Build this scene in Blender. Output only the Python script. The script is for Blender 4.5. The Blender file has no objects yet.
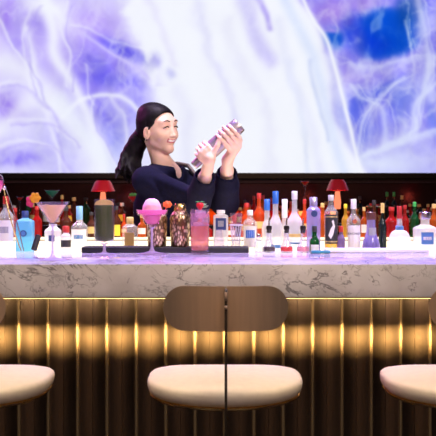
import bpy, bmesh, math, random
import numpy as np
from mathutils import Vector, Matrix
random.seed(7)
sc = bpy.context.scene
COL = sc.collection
F = 930.0; CAMZ = 1.32; CAMY = -3.0
def W(px, py, D):
    """point of the room at distance D from the lens"""
    return Vector(((px-218)/F*D, D+CAMY, CAMZ+(195-py)/F*D))
PI = math.pi

# ------------------------------------------------------------------ materials
def nt(m):
    m.use_nodes = True
    return m.node_tree
def pmat(name, col, rough=.5, metal=0.0, spec=.5, noise=0.0, nscale=20, bump=0.0, coat=0.0, aniso=0.0, sss=0.0, emis=None, es=0.0, stretch=None):
    m = bpy.data.materials.new(name); t = nt(m); b = t.nodes['Principled BSDF']
    b.inputs['Base Color'].default_value = (*col, 1); b.inputs['Roughness'].default_value = rough
    b.inputs['Metallic'].default_value = metal; b.inputs['Specular IOR Level'].default_value = spec
    b.inputs['Coat Weight'].default_value = coat; b.inputs['Anisotropic'].default_value = aniso
    if sss: b.inputs['Subsurface Weight'].default_value = sss; b.inputs['Subsurface Radius'].default_value = (.02,.008,.005)
    if emis: b.inputs['Emission Color'].default_value = (*emis, 1); b.inputs['Emission Strength'].default_value = es
    if noise or bump:
        tc = t.nodes.new('ShaderNodeTexCoord'); n = t.nodes.new('ShaderNodeTexNoise'); n.inputs['Scale'].default_value = nscale
        n.inputs['Detail'].default_value = 5
        if stretch:
            mp = t.nodes.new('ShaderNodeMapping'); mp.inputs['Scale'].default_value = stretch
            t.links.new(tc.outputs['Object'], mp.inputs['Vector']); t.links.new(mp.outputs['Vector'], n.inputs['Vector'])
        else: t.links.new(tc.outputs['Object'], n.inputs['Vector'])
        if noise:
            r = t.nodes.new('ShaderNodeValToRGB'); r.color_ramp.elements[0].position = .3; r.color_ramp.elements[1].position = .7
            r.color_ramp.elements[0].color = (*[max(0, c*(1-noise)) for c in col], 1); r.color_ramp.elements[1].color = (*[min(1, c*(1+noise)) for c in col], 1)
            t.links.new(n.outputs['Fac'], r.inputs['Fac']); t.links.new(r.outputs['Color'], b.inputs['Base Color'])
        if bump:
            bp = t.nodes.new('ShaderNodeBump'); bp.inputs['Strength'].default_value = bump; bp.inputs['Distance'].default_value = .003
            t.links.new(n.outputs['Fac'], bp.inputs['Height']); t.links.new(bp.outputs['Normal'], b.inputs['Normal'])
    return m
def glass(name, col=(1,1,1), body=.1, diff=None, rough=.06, transl=.5):
    """glass or coloured liquid: clear tint, a share of scattered light, mirror sheen at the edges"""
    m = bpy.data.materials.new(name); t = nt(m); N = t.nodes; L = t.links
    N.remove(N['Principled BSDF']); out = N['Material Output']
    tr = N.new('ShaderNodeBsdfTransparent'); tr.inputs['Color'].default_value = (*col, 1)
    d = N.new('ShaderNodeBsdfDiffuse'); tl = N.new('ShaderNodeBsdfTranslucent')
    dc = diff or col
    d.inputs['Color'].default_value = (*dc, 1); tl.inputs['Color'].default_value = (*dc, 1)
    m1 = N.new('ShaderNodeMixShader'); m1.inputs[0].default_value = transl; L.new(d.outputs[0], m1.inputs[1]); L.new(tl.outputs[0], m1.inputs[2])
    m2 = N.new('ShaderNodeMixShader'); m2.inputs[0].default_value = body; L.new(tr.outputs[0], m2.inputs[1]); L.new(m1.outputs[0], m2.inputs[2])
    g = N.new('ShaderNodeBsdfGlossy'); g.inputs['Roughness'].default_value = rough
    lf = N.new('ShaderNodeLayerWeight'); lf.inputs['Blend'].default_value = .5
    pw = N.new('ShaderNodeMath'); pw.operation = 'POWER'; pw.inputs[1].default_value = 4.0; L.new(lf.outputs['Facing'], pw.inputs[0])
    lw = N.new('ShaderNodeMath'); lw.operation = 'MULTIPLY_ADD'; lw.inputs[1].default_value = .55; lw.inputs[2].default_value = .04; L.new(pw.outputs[0], lw.inputs[0])
    m3 = N.new('ShaderNodeMixShader'); L.new(lw.outputs[0], m3.inputs[0]); L.new(m2.outputs[0], m3.inputs[1]); L.new(g.outputs[0], m3.inputs[2])
    L.new(m3.outputs[0], out.inputs['Surface'])
    return m
def emit(name, col, s):
    m = bpy.data.materials.new(name); t = nt(m); N = t.nodes; N.remove(N['Principled BSDF'])
    e = N.new('ShaderNodeEmission'); e.inputs['Color'].default_value = (*col, 1); e.inputs['Strength'].default_value = s
    t.links.new(e.outputs[0], N['Material Output'].inputs['Surface']); return m

def marble():
    m = bpy.data.materials.new('veined_marble'); t = nt(m); N = t.nodes; L = t.links; b = N['Principled BSDF']
    tc = N.new('ShaderNodeTexCoord')
    def vein(scale, w, off, dist, sx=1.0, dep=.2):
        mp = N.new('ShaderNodeMapping'); mp.inputs['Location'].default_value = (off, off*.3, 0); mp.inputs['Scale'].default_value = (sx, 1, 1.5)
        mp.inputs['Rotation'].default_value = (0, .5, .2)
        L.new(tc.outputs['Object'], mp.inputs['Vector'])
        n = N.new('ShaderNodeTexNoise'); n.inputs['Scale'].default_value = scale; n.inputs['Detail'].default_value = 7
        n.inputs['Roughness'].default_value = .6; n.inputs['Distortion'].default_value = dist
        L.new(mp.outputs[0], n.inputs['Vector'])
        s = N.new('ShaderNodeMath'); s.operation = 'SUBTRACT'; s.inputs[1].default_value = .5; L.new(n.outputs['Fac'], s.inputs[0])
        a = N.new('ShaderNodeMath'); a.operation = 'ABSOLUTE'; L.new(s.outputs[0], a.inputs[0])
        r = N.new('ShaderNodeMapRange'); r.inputs['From Min'].default_value = 0; r.inputs['From Max'].default_value = w
        r.inputs['To Min'].default_value = 1; r.inputs['To Max'].default_value = 0; L.new(a.outputs[0], r.inputs['Value'])
        # veins come and go
        n2 = N.new('ShaderNodeTexNoise'); n2.inputs['Scale'].default_value = scale*1.7; n2.inputs['Detail'].default_value = 2; L.new(mp.outputs[0], n2.inputs['Vector'])
        r2 = N.new('ShaderNodeMapRange'); r2.inputs['From Min'].default_value = .42; r2.inputs['From Max'].default_value = .62; L.new(n2.outputs['Fac'], r2.inputs['Value'])
        mu = N.new('ShaderNodeMath'); mu.operation = 'MULTIPLY'; L.new(r.outputs[0], mu.inputs[0]); L.new(r2.outputs[0], mu.inputs[1])
        return mu
    v1 = vein(3.0, .013, 3.7, 1.2); v2 = vein(9.0, .016, 11.3, .6, 1.5)
    mx = N.new('ShaderNodeMath'); mx.operation = 'MAXIMUM'; L.new(v1.outputs[0], mx.inputs[0]); L.new(v2.outputs[0], mx.inputs[1])
    cl = N.new('ShaderNodeTexNoise'); cl.inputs['Scale'].default_value = 5; cl.inputs['Detail'].default_value = 6; L.new(tc.outputs['Object'], cl.inputs['Vector'])
    cr = N.new('ShaderNodeValToRGB'); cr.color_ramp.elements[0].position = .3; cr.color_ramp.elements[1].position = .65
    cr.color_ramp.elements[0].color = (.42,.39,.41,1); cr.color_ramp.elements[1].color = (.66,.63,.65,1); L.new(cl.outputs['Fac'], cr.inputs['Fac'])
    mix = N.new('ShaderNodeMixRGB'); L.new(cr.outputs[0], mix.inputs[1]); mix.inputs[2].default_value = (.075,.068,.08,1)
    k = N.new('ShaderNodeMath'); k.operation = 'MULTIPLY'; k.inputs[1].default_value = .85; L.new(mx.outputs[0], k.inputs[0]); L.new(k.outputs[0], mix.inputs[0])
    L.new(mix.outputs[0], b.inputs['Base Color']); b.inputs['Roughness'].default_value = .12
    b.inputs['Specular IOR Level'].default_value = .6
    return m

M = {}
M['marble'] = marble()
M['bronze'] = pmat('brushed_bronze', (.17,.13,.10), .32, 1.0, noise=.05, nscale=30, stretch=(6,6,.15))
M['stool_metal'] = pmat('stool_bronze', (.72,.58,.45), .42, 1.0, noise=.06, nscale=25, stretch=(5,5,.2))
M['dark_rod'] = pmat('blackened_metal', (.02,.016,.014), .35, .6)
M['ridge'] = pmat('lit_bronze_ridge', (.31,.24,.155), .55, 1.0)  # paler than the panel bronze; the colour carries light caught by the ridges
M['brass'] = pmat('brass', (.72,.48,.2), .25, 1.0)
M['steel'] = pmat('steel', (.72,.70,.74), .22, 1.0)
M['satin'] = pmat('satin_steel', (.40,.34,.37), .42, 1.0)
M['cream'] = pmat('cream_upholstery', (.84,.73,.58), .75, noise=.04, nscale=60, bump=.1)
M['black'] = pmat('black_rubber', (.008,.008,.012), .5)
M['blackgloss'] = pmat('black_gloss', (.008,.007,.01), .12)
M['floor'] = pmat('dark_floor', (.035,.028,.025), .3, noise=.3, nscale=4)
M['wall'] = pmat('burgundy_wall', (.025,.008,.014), .4, noise=.4, nscale=3)
M['ceil'] = pmat('ceiling_paint', (.05,.04,.06), .7)
M['cab'] = pmat('dark_cabinet', (.03,.02,.025), .4)
M['rawcab'] = pmat('charcoal_panel', (.04,.035,.04), .5)
M['white'] = pmat('white_label', (.85,.83,.8), .5)
M['whiteplastic'] = pmat('white_plastic', (.9,.9,.93), .4)
M['skin'] = pmat('skin', (.76,.50,.40), .5, sss=.12, noise=.03, nscale=30)
M['lip'] = pmat('lip_colour', (.50,.13,.15), .35)
M['teeth'] = pmat('teeth', (.9,.87,.83), .25)
M['hair'] = pmat('black_hair', (.006,.004,.007), .55, spec=.15, noise=.6, nscale=60, bump=.8, stretch=(1,1,.25))
M['navy'] = pmat('navy_knit', (.004,.004,.020), .9, spec=.12, noise=.25, nscale=80, bump=.3)
M['strap'] = pmat('grey_apron', (.16,.13,.13), .6)
M['trouser'] = pmat('black_trousers', (.015,.015,.02), .8)
M['gold_etch'] = None
M['lightbox'] = emit('lit_acrylic', (1.0,.80,.56), 2.0)
M['ledwarm'] = emit('warm_led', (1.0,.62,.22), 6)
M['clear'] = glass('clear_glass', (.97,.97,1), .07, (.9,.9,1), .04)
M['rimglass'] = glass('rim_glass', (.97,.95,1), .03, (.95,.9,1), .04)
M['stem'] = glass('stem_glass', (.95,.92,1), .45, (.85,.78,1), .05, .5)  # bright lilac scatter stands for light refracted in solid stems and feet
M['frost'] = glass('frosted_glass', (.93,.95,.98), .42, (.88,.90,.95), .12, .6)
M['clearb'] = glass('bottle_glass', (.93,.95,.97), .15, (.9,.92,.95), .06, .6)
M['bluegin'] = glass('pale_blue_glass', (.35,.72,.92), .5, (.28,.66,.88), .08, .6)
M['amber'] = glass('amber_spirit', (.95,.35,.05), .34, (.95,.32,.05), .08, .6)
M['orange'] = glass('orange_spirit', (1,.25,.05), .45, (1,.22,.05), .08, .6)
M['redsp'] = glass('red_spirit', (.8,.05,.04), .38, (.8,.04,.04), .08, .6)
M['yellowsp'] = glass('yellow_spirit', (1,.75,.15), .4, (.95,.68,.1), .08, .6)
M['brownsp'] = glass('brown_spirit', (.3,.1,.04), .4, (.25,.08,.04), .08, .5)
M['greensp'] = glass('green_bottle_glass', (.05,.3,.1), .35, (.03,.25,.08), .08, .5)
M['darkglass'] = glass('black_green_glass', (.02,.05,.04), .6, (.01,.03,.03), .08, .3)
M['violetglass'] = glass('violet_glass', (.7,.65,1), .4, (.62,.58,.95), .08, .6)
M['purpleliq'] = glass('purple_liquid', (.4,.3,.55), .6, (.32,.25,.5), .08, .5)
M['darkpurple'] = glass('dark_purple_liquid', (.12,.02,.1), .6, (.1,.02,.08), .08, .4)
M['redliq'] = glass('red_liquid', (1,.05,.08), .55, (.95,.05,.1), .08, .6)
M['pinkliq'] = glass('pink_liquid', (1,.6,.7), .45, (1,.5,.6), .08, .6)
M['hotpink'] = glass('hot_pink_drink', (1,.4,.65), .7, (.98,.30,.55), .1, .55)
M['foam'] = pmat('pink_foam', (.95,.50,.66), .7, sss=.3, bump=.8, nscale=120)
M['peach'] = glass('peach_drink', (1,.68,.5), .97, (1,.84,.42), .1, .65)
M['salmon'] = glass('salmon_drink', (1,.66,.58), .35, (1,.42,.36), .08, .6)
M['greendrink'] = glass('dark_green_drink', (.12,.17,.05), .95, (.09,.15,.015), .12, .45)
M['ice'] = glass('ice_cube', (.97,.9,.97), .28, (.95,.8,.9), .1, .6)
M['fruitorange'] = pmat('orange_fruit', (.95,.42,.03), .5)
M['lime'] = pmat('citrus_slice', (.62,.40,.10), .5)
M['berry'] = pmat('strawberry_skin', (.75,.02,.03), .35, bump=.6, nscale=200)
M['leaf'] = pmat('green_leaf', (.08,.42,.08), .5)
M['petal'] = pmat('magenta_petal', (.75,.04,.22), .5)
M['flower'] = pmat('orange_petal', (.85,.16,.03), .5)
M['bluecap'] = pmat('blue_cap', (.03,.16,.62), .35)
M['navylabel'] = pmat('navy_label', (.03,.06,.2), .4)
M['bluelabel'] = pmat('blue_label', (.09,.24,.52), .4)
M['goldlabel'] = pmat('gold_label', (.75,.55,.2), .4)
M['yellowlabel'] = pmat('yellow_label', (.95,.75,.05), .5)
M['greylabel'] = pmat('grey_label', (.35,.36,.4), .5)
M['redcap'] = pmat('red_cap', (.5,.03,.03), .35)
M['ink'] = pmat('dark_ink', (.03,.03,.035), .5)
M['greencap'] = pmat('green_cap', (.05,.45,.1), .4)
M['teal'] = pmat('teal_plastic', (.02,.22,.30), .35)
M['lampred'] = pmat('red_lamp_shade', (.55,.01,.02), .4, emis=(1,.03,.05), es=.12)
M['lampglow'] = emit('lamp_glow', (1,.24,.12), 1.3)
M['cyanliq'] = glass('green_cyan_drink', (.1,.7,.5), .7, (.1,.7,.45), .1, .6)
M['redmart'] = glass('red_cocktail', (.9,.06,.04), .8, (.9,.05,.04), .1, .6)

def gold_etched():
    m = bpy.data.materials.new('gold_etched_metal'); t = nt(m); N = t.nodes; L = t.links; b = N['Principled BSDF']
    tc = N.new('ShaderNodeTexCoord'); v = N.new('ShaderNodeTexVoronoi'); v.inputs['Scale'].default_value = 120
    mp = N.new('ShaderNodeMapping'); mp.inputs['Scale'].default_value = (1,1,.5); L.new(tc.outputs['Object'], mp.inputs[0]); L.new(mp.outputs[0], v.inputs['Vector'])
    r = N.new('ShaderNodeValToRGB'); r.color_ramp.elements[0].position = .3; r.color_ramp.elements[1].position = .55
    r.color_ramp.elements[0].color = (1,.80,.46,1); r.color_ramp.elements[1].color = (.22,.14,.07,1)
    L.new(v.outputs['Distance'], r.inputs['Fac']); L.new(r.outputs[0], b.inputs['Base Color'])
    b.inputs['Metallic'].default_value = 1; b.inputs['Roughness'].default_value = .36
    bp = N.new('ShaderNodeBump'); bp.inputs['Strength'].default_value = .6; bp.inputs['Distance'].default_value = .002
    L.new(v.outputs['Distance'], bp.inputs['Height']); L.new(bp.outputs[0], b.inputs['Normal'])
    return m
M['gold_etch'] = gold_etched()

# ------------------------------------------------------------------ mesh helpers
def link(name, me, mats, parent=None, smooth=True):
    if not isinstance(mats, (list, tuple)): mats = [mats]
    for m in mats: me.materials.append(m)
    if smooth:
        me.polygons.foreach_set('use_smooth', [True]*len(me.polygons)); me.update()
        try: me.set_sharp_from_angle(angle=math.radians(38))
        except Exception: pass
    o = bpy.data.objects.new(name, me); COL.objects.link(o)
    if parent: o.parent = parent
    return o
def fin(name, bm, mats, parent=None, smooth=True):
    bmesh.ops.recalc_face_normals(bm, faces=bm.faces)
    me = bpy.data.meshes.new(name); bm.to_mesh(me); bm.free()
    return link(name, me, mats, parent, smooth)
def box(bm, c, s, bev=0.0, rot=None, mi=0):
    r = bmesh.ops.create_cube(bm, size=1.0); vs = r['verts']
    bmesh.ops.scale(bm, vec=Vector(s), verts=vs)
    fs = set(f for v in vs for f in v.link_faces)
    if bev:
        es = list(set(e for v in vs for e in v.link_edges))
        rr = bmesh.ops.bevel(bm, geom=es, offset=bev, segments=2, affect='EDGES', profile=.5)
        vs = list(set(v for f in rr['faces'] for v in f.verts) | set(v for v in vs if v.is_valid))
        fs = set(f for v in vs for f in v.link_faces)
    if rot: bmesh.ops.rotate(bm, cent=(0,0,0), matrix=rot, verts=vs)
    bmesh.ops.translate(bm, vec=Vector(c), verts=vs)
    for f in fs: f.material_index = mi
    return vs
def lathe(bm, prof, seg=32, sq=2.0, c=(0,0,0), mi=0, sy=1.0, rmax=None, rot=0.0):
    """revolve (r,z) pairs; sq > 2 makes the wide part of a square bottle"""
    rmax = rmax or max(p[0] for p in prof); rings = []
    for r, z in prof:
        if r < 1e-6: rings.append([bm.verts.new((c[0], c[1], c[2]+z))]); continue
        n = 2.0 + (sq-2.0)*max(0, min(1, (r/rmax-.5)*2.2)); row = []
        for k in range(seg):
            a = 2*PI*(k+.5)/seg; ca, sa = math.cos(a), math.sin(a)
            q = (abs(ca)**n+abs(sa)**n)**(-1/n)
            x, y = r*q*ca, r*q*sa*sy
            if rot: x, y = x*math.cos(rot)-y*math.sin(rot), x*math.sin(rot)+y*math.cos(rot)
            row.append(bm.verts.new((c[0]+x, c[1]+y, c[2]+z)))
        rings.append(row)
    for a, b in zip(rings, rings[1:]):
        for k in range(seg):
            k2 = (k+1) % seg
            if len(a) == 1 and len(b) == 1: continue
            if len(a) == 1: f = bm.faces.new((a[0], b[k], b[k2]))
            elif len(b) == 1: f = bm.faces.new((a[k], a[k2], b[0]))
            else: f = bm.faces.new((a[k], a[k2], b[k2], b[k]))
            f.material_index = mi
    if len(rings[0]) > 1 and prof[0] != prof[-1]: pass
def tube(bm, pts, rad, seg=8, mi=0, flat=1.0):
    pts = [Vector(p) for p in pts]; n = len(pts); rows = []
    if not isinstance(rad, (list, tuple)): rad = [rad]*n
    a = None
    for i, p in enumerate(pts):
        d = (pts[min(i+1,n-1)]-pts[max(i-1,0)]).normalized()
        if a is None:
            up = Vector((.13,.31,.94)); up = Vector((.2,1,0)) if abs(d.dot(up.normalized())) > .9 else up; a = d.cross(up)
        a = (a-d*a.dot(d)).normalized(); b = d.cross(a).normalized()
        rows.append([bm.verts.new(p+(a*math.cos(2*PI*k/seg)+b*flat*math.sin(2*PI*k/seg))*rad[i]) for k in range(seg)])
    for a, b in zip(rows, rows[1:]):
        for k in range(seg): f = bm.faces.new((a[k], a[(k+1)%seg], b[(k+1)%seg], b[k])); f.material_index = mi
    for r in (rows[0], rows[-1]): f = bm.faces.new(r); f.material_index = mi
def ball(bm, c, r, sc3=(1,1,1), mi=0, seg=16, rot=None):
    rr = bmesh.ops.create_uvsphere(bm, u_segments=seg, v_segments=seg//2+2, radius=r); vs = rr['verts']
    bmesh.ops.scale(bm, vec=Vector(sc3), verts=vs)
    if rot: bmesh.ops.rotate(bm, cent=(0,0,0), matrix=rot, verts=vs)
    bmesh.ops.translate(bm, vec=Vector(c), verts=vs)
    for f in set(f for v in vs for f in v.link_faces): f.material_index = mi
def B(): return bmesh.new()
def thing(name, label, cat, loc=(0,0,0), group=None):
    o = bpy.data.objects.new(name, None); o.empty_display_size = .05; COL.objects.link(o); o.location = loc
    o['label'] = label; o['category'] = cat
    if group: o['group'] = group
    return o
def tag(o, label, cat, group=None):
    o['label'] = label; o['category'] = cat
    if group: o['group'] = group
    return o
def struct(o): o['kind'] = 'structure'; return o

# ------------------------------------------------------------------ room shell
RX, RY0, RY1, RZ = 3.6, -5.2, 3.1, 3.5
def slab(name, lo, hi, m):
    bm = B(); box(bm, [(a+b)/2 for a, b in zip(lo, hi)], [b-a for a, b in zip(lo, hi)]); return struct(fin(name, bm, m, None, False))
slab('floor', (-RX,RY0,-.1), (RX,RY1,0), M['floor'])
slab('ceiling', (-RX,RY0,RZ), (RX,RY1,RZ+.1), M['ceil'])
slab('wall_back', (-RX,RY1,0), (RX,RY1+.1,RZ), M['wall'])
slab('wall_front', (-RX,RY0-.1,0), (RX,RY0,RZ), pmat('tan_plaster', (.42,.30,.22), .7, noise=.1, nscale=3))
slab('wall_left', (-RX-.1,RY0,0), (-RX,RY1,RZ), M['ceil'])
slab('wall_right', (RX,RY0,0), (RX+.1,RY1,RZ), M['ceil'])

# ------------------------------------------------------------------ video wall
def screen_art(w, h, x0, x1, y0, y1):
    """colours of the coloured smoke shown on the display; picture frame of 436 units"""
    X, Y = np.meshgrid(np.linspace(x0, x1, w), np.linspace(y0, y1, h))
    rs = np.random.RandomState(5)
    def vn(scale, seed, ax=1.0, ay=1.0, X=X, Y=Y):
        r = np.random.RandomState(seed); G = r.rand(64, 64)
        u = X/scale*ax+17.3; v = Y/scale*ay+9.1
        iu = np.floor(u).astype(int); iv = np.floor(v).astype(int); fu = u-iu; fv = v-iv
        fu = fu*fu*(3-2*fu); fv = fv*fv*(3-2*fv)
        g = lambda a, b: G[b % 64, a % 64]
        return (g(iu,iv)*(1-fu)+g(iu+1,iv)*fu)*(1-fv)+(g(iu,iv+1)*(1-fu)+g(iu+1,iv+1)*fu)*fv
    def fbm(scale, seed, X=X, Y=Y):
        return sum(vn(scale/2**i, seed+i, X=X, Y=Y)/2**i for i in range(4))/1.875
    wx = X+(fbm(38, 3)-.5)*26; wy = Y+(fbm(38, 13)-.5)*26
    C = np.ones((h, w, 3))*np.array([.90,.90,1.0])
    def mixc(mask, col):
        C[:] = C*(1-mask[...,None])+np.array(col)*mask[...,None]
    def blob(cx, cy, rx, ry, ang, col, a, p=1.0, warp=1.0):
        xx = X*(1-warp)+wx*warp-cx; yy = Y*(1-warp)+wy*warp-cy; c, s = math.cos(math.radians(ang)), math.sin(math.radians(ang))
        u = (xx*c+yy*s)/rx; v = (-xx*s+yy*c)/ry
        mixc(a*np.exp(-((u*u+v*v)**p)), col)
    def stroke(pts, wd, col, a, warp=.25):
        xx = X*(1-warp)+wx*warp; yy = Y*(1-warp)+wy*warp; d = np.full(X.shape, 1e9)
        P = []
        for i in range(len(pts)-1):   # Catmull-Rom
            p0 = pts[max(i-1,0)]; p1 = pts[i]; p2 = pts[i+1]; p3 = pts[min(i+2,len(pts)-1)]
            for k in range(6):
                t = k/6
                P.append([.5*((2*p1[j])+(-p0[j]+p2[j])*t+(2*p0[j]-5*p1[j]+4*p2[j]-p3[j])*t*t+(-p0[j]+3*p1[j]-3*p2[j]+p3[j])*t**3) for j in (0,1)])
        P.append(pts[-1])
        for (ax, ay), (bx, by) in zip(P, P[1:]):
            dx, dy = bx-ax, by-ay; q = max(dx*dx+dy*dy, 1e-6)
            t = np.clip(((xx-ax)*dx+(yy-ay)*dy)/q, 0, 1)
            d = np.minimum(d, np.hypot(xx-ax-t*dx, yy-ay-t*dy))
        mixc(a*np.exp(-(d/wd)**2), col)
    LAV, PUR, PER, BLU, TEAL, WHT = (.66,.60,.97), (.52,.40,.93), (.42,.38,.93), (.20,.20,.85), (.01,.22,.74), (.96,.97,1.0)
    # left half
    blob(55, 42, 75, 62, 10, (.74,.67,.99), .95); blob(90, 20, 30, 16, 10, (.74,.62,.97), .5)
    blob(8, 18, 11, 20, -10, (.58,.44,.93), .9); blob(22, 45, 10, 34, 0, (.66,.58,.96), .8)
    blob(40, 25, 6, 14, -20, (.60,.52,.95), .6, warp=.4); blob(6, 108, 17, 14, 0, (.58,.46,.93), .95, 1.5); blob(18, 159, 24, 7, 8, (.45,.38,.90), .9, 1.3)
    blob(20, 155, 45, 22, 5, LAV, .5); blob(70, 60, 16, 20, 0, (.62,.52,.96), .55); blob(60, 140, 26, 40, 10, (.74,.72,.98), .6)
    # periwinkle heart of the smoke
    blob(103, 66, 38, 34, 20, (.55,.48,.95), .95, 2.2)
    blob(92, 30, 30, 20, 20, (.72,.62,.98), .6)
    blob(97, 63, 17, 9, 40, PER, .75, 1.3, .6); blob(124, 50, 27, 7.5, 24, (.34,.30,.92), .95, 2.0, .3)
    blob(150, 59, 7, 5, 50, BLU, .8, 1.8, .3); blob(108, 78, 26, 7, 10, (.36,.33,.92), .7, 1.2, .5); blob(135, 82, 14, 8, 25, PER, .7)
    blob(103, 120, 15, 26, -28, (.42,.36,.92), .95, 1.6, .5); blob(98, 118, 22, 36, -20, (.62,.58,.97), .5)
    blob(132, 112, 17, 24, -20, (.54,.50,.95), .85); blob(114, 148, 18, 26, -15, (.62,.64,.99), .75)
    # white sheets
    blob(50, 8, 26, 12, 40, WHT, .9); stroke([(44,0),(52,28),(54,55),(70,80),(86,110),(98,150),(104,180)], 7, WHT, .85)
    stroke([(0,62),(22,72),(45,92),(62,110),(86,140),(100,178)], 13, WHT, .75)
    stroke([(28,30),(33,60),(34,80)], 4, WHT, .6); stroke([(0,130),(30,100),(60,108)], 8, WHT, .6)
    stroke([(62,116),(78,101),(96,95),(118,96),(136,110),(146,124)], 3.0, WHT, .75, .2)
    stroke([(84,34),(110,52),(140,70),(156,84)], 2.2, (.80,.76,1), .8, .1)
    stroke([(155,84),(152,64),(156,55)], 4, WHT, .8)
    stroke([(60,100),(90,140),(118,176)], 9, (.93,.95,1), .6)
    for pts, wd, a in [([(0,20),(14,50),(34,84),(52,128),(60,176)], 2.2, .6), ([(62,0),(58,26),(66,52),(64,84)], 2.0, .6), ([(0,84),(20,86),(44,104),(58,130)], 2.5, .6),
                       ([(8,120),(30,116),(52,122),(74,146)], 2.2, .5), ([(84,60),(88,84),(96,104)], 1.8, .45), ([(112,96),(124,120),(130,150)], 1.8, .5), ([(70,20),(90,28),(112,40),(150,50)], 1.8, .45),
                       ([(0,146),(24,140),(50,150),(70,172)], 2.5, .6), ([(96,98),(92,120),(104,150),(118,172)], 1.8, .5), ([(36,0),(30,24),(24,60),(30,90)], 1.8, .5)]:
        stroke(pts, wd, (.93,.93,1), a, .6); stroke([(x+5, y+4) for x, y in pts], wd*.8, (.62,.55,.95), a*.45, .7)
    # the large white middle
    edge = 118+np.clip((Y-12)*.62, 0, 60)+(fbm(24, 40)-.5)*30
    edge = np.where(Y > 86, 158+(Y-86)*.0+(fbm(24, 40)-.5)*26, edge)
    lo = 1/(1+np.exp(-(X-edge)/3.0)); hi_e = 300+np.clip(Y-2, 0, 200)*.37+(fbm(30, 60)-.5)*8+8*np.sin(Y/26)
    hi = 1/(1+np.exp((X-hi_e)/2.0)); mixc(lo*hi*.97, WHT)
    for pts, wd, col, a in [([(196,0),(204,40),(222,80),(232,120)], 5, (.88,.88,.99), .6), ([(150,0),(166,26),(176,60)], 5, (.90,.89,.99), .6), ([(225,20),(236,60),(262,110),(270,170)], 7, (.90,.90,.98), .5),
                            ([(290,60),(300,110),(306,172)], 5, (.86,.89,.98), .6), ([(180,90),(186,130),(184,170)], 8, (.90,.90,.99), .5), ([(244,0),(256,36),(268,60)], 8, (.80,.77,.98), .5)]:
        stroke(pts, wd, col, a, .8)
    blob(171, 72, 5, 6, 0, (.75,.75,.97), .7); blob(158, 60, 4, 9, 10, (.55,.52,.92), .5)
    stroke([(240,0),(252,25),(262,45),(272,58)], 7, (.80,.78,.98), .7); stroke([(256,0),(266,14),(270,28)], 3, (.68,.62,.95), .8)
    stroke([(284,0),(300,30),(318,70),(330,120),(346,174)], 6, (.86,.90,1), .8)
    stroke([(278,20),(290,70),(310,120),(322,172)], 6, (.90,.91,.99), .7); stroke([(310,60),(316,90),(330,140)], 2.5, (.80,.84,.97), .7)
    # right side, blue and lilac
    R = 1/(1+np.exp(-(X-hi_e-2)/1.6))
    base = C.copy()
    C[:] = C*0+np.array([.56,.53,.95]); 
    blob(330, 10, 32, 18, 0, (.66,.52,.92), .9); blob(362, 8, 14, 12, -20, (.66,.54,.93), .9)
    blob(386, 33, 41, 25, -6, (.02,.30,.80), 1.0, 5.0, .4); blob(352, 30, 14, 16, 10, (.10,.26,.86), .75, 1.5, .5); blob(415, 8, 16, 14, 20, (.01,.26,.62), .8, 1.5); blob(372, 40, 20, 14, 0, (.03,.20,.80), .8)
    blob(332, 40, 11, 10, 20, (.02,.30,.80), .95, 2.0, .4); blob(352, 42, 10, 22, 10, (.35,.36,.90), .6); blob(348, 22, 12, 5, -30, (.30,.28,.85), .6)
    blob(350, 78, 28, 20, 0, (.72,.64,.96), .85); blob(395, 72, 30, 12, -5, (.56,.52,.95), .6); blob(330, 32, 7, 3, 0, (.66,.54,.93), .8, 1, .3)
    blob(432, 30, 12, 60, 0, (.50,.50,.93), .7); blob(355, 105, 12, 22, 10, (.30,.38,.90), .8); blob(380, 88, 18, 8, -20, (.20,.30,.88), .7)
    blob(398, 105, 14, 22, 5, (.36,.44,.92), .8); blob(370, 130, 12, 22, 0, (.48,.54,.95), .7); blob(436, 120, 8, 16, 0, (.40,.50,.93), .7)
    blob(385, 166, 60, 24, -5, (.88,.91,1), .95); blob(420, 95, 20, 16, 0, (.78,.84,1), .5)
    for pts, wd, a in [([(350,62),(375,66),(400,60),(420,58)], 3, .5), ([(420,0),(428,30),(428,60),(424,90),(412,130)], 3, .7),
                       ([(358,60),(370,100),(374,150)], 2, .35), ([(350,85),(358,96),(372,100),(382,110),(386,145)], 2.2, .75), ([(402,78),(385,92),(372,104),(362,125),(362,150)], 2, .8),
                       ([(436,84),(420,98),(412,115),(414,130),(400,140),(370,152),(356,172)], 3, .8), ([(366,155),(390,146),(410,140),(436,132)], 3, .8),
                       ([(432,60),(424,80),(436,100)], 5, .7), ([(396,120),(402,128),(398,142)], 3, .6), ([(408,20),(414,50),(406,95)], 1.5, .35), ([(326,60),(338,100),(348,140),(352,176)], 6, .8)]:
        stroke(pts, wd*1.2, (.86,.89,1), a*.8, .5); stroke([(x+6,y-3) for x, y in pts], wd*.5, (.86,.89,1), a*.5, .8)
    C[:] = base*(1-R[...,None])+C*R[...,None]
    stroke([(303,0),(314,22),(326,40),(336,72),(346,110),(356,150),(362,176)], 2.5, WHT, .9, .1)
    # fine wisps
    for sd, sc_, am in ((101, 34, .22), (131, 22, .14), (161, 50, .24)):
        gx = X+(fbm(sc_*1.3, sd)-.5)*sc_*2.4; gy = Y*.8+(fbm(sc_*1.3, sd+9)-.5)*sc_*2.4
        v = fbm(sc_, sd+20, X=gx, Y=gy); ridge = np.clip(1-np.abs(v-.5)/.11, 0, 1)**1.5
        dk = np.clip((1-C.mean(-1))*3, 0, 1)*np.clip((C[...,0]-.02)*2.4, .12, 1); mixc(ridge*am*dk, (.93,.94,1)); mixc(np.clip((v-.56)*4, 0, 1)*am*.5*np.clip(dk*1.5, .12, 1), (.52,.46,.93))
    t = fbm(26, 80, X=wx*1.0+Y*.3, Y=wy*.6); rid = np.exp(-((t-.5)/.05)**2)
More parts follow.
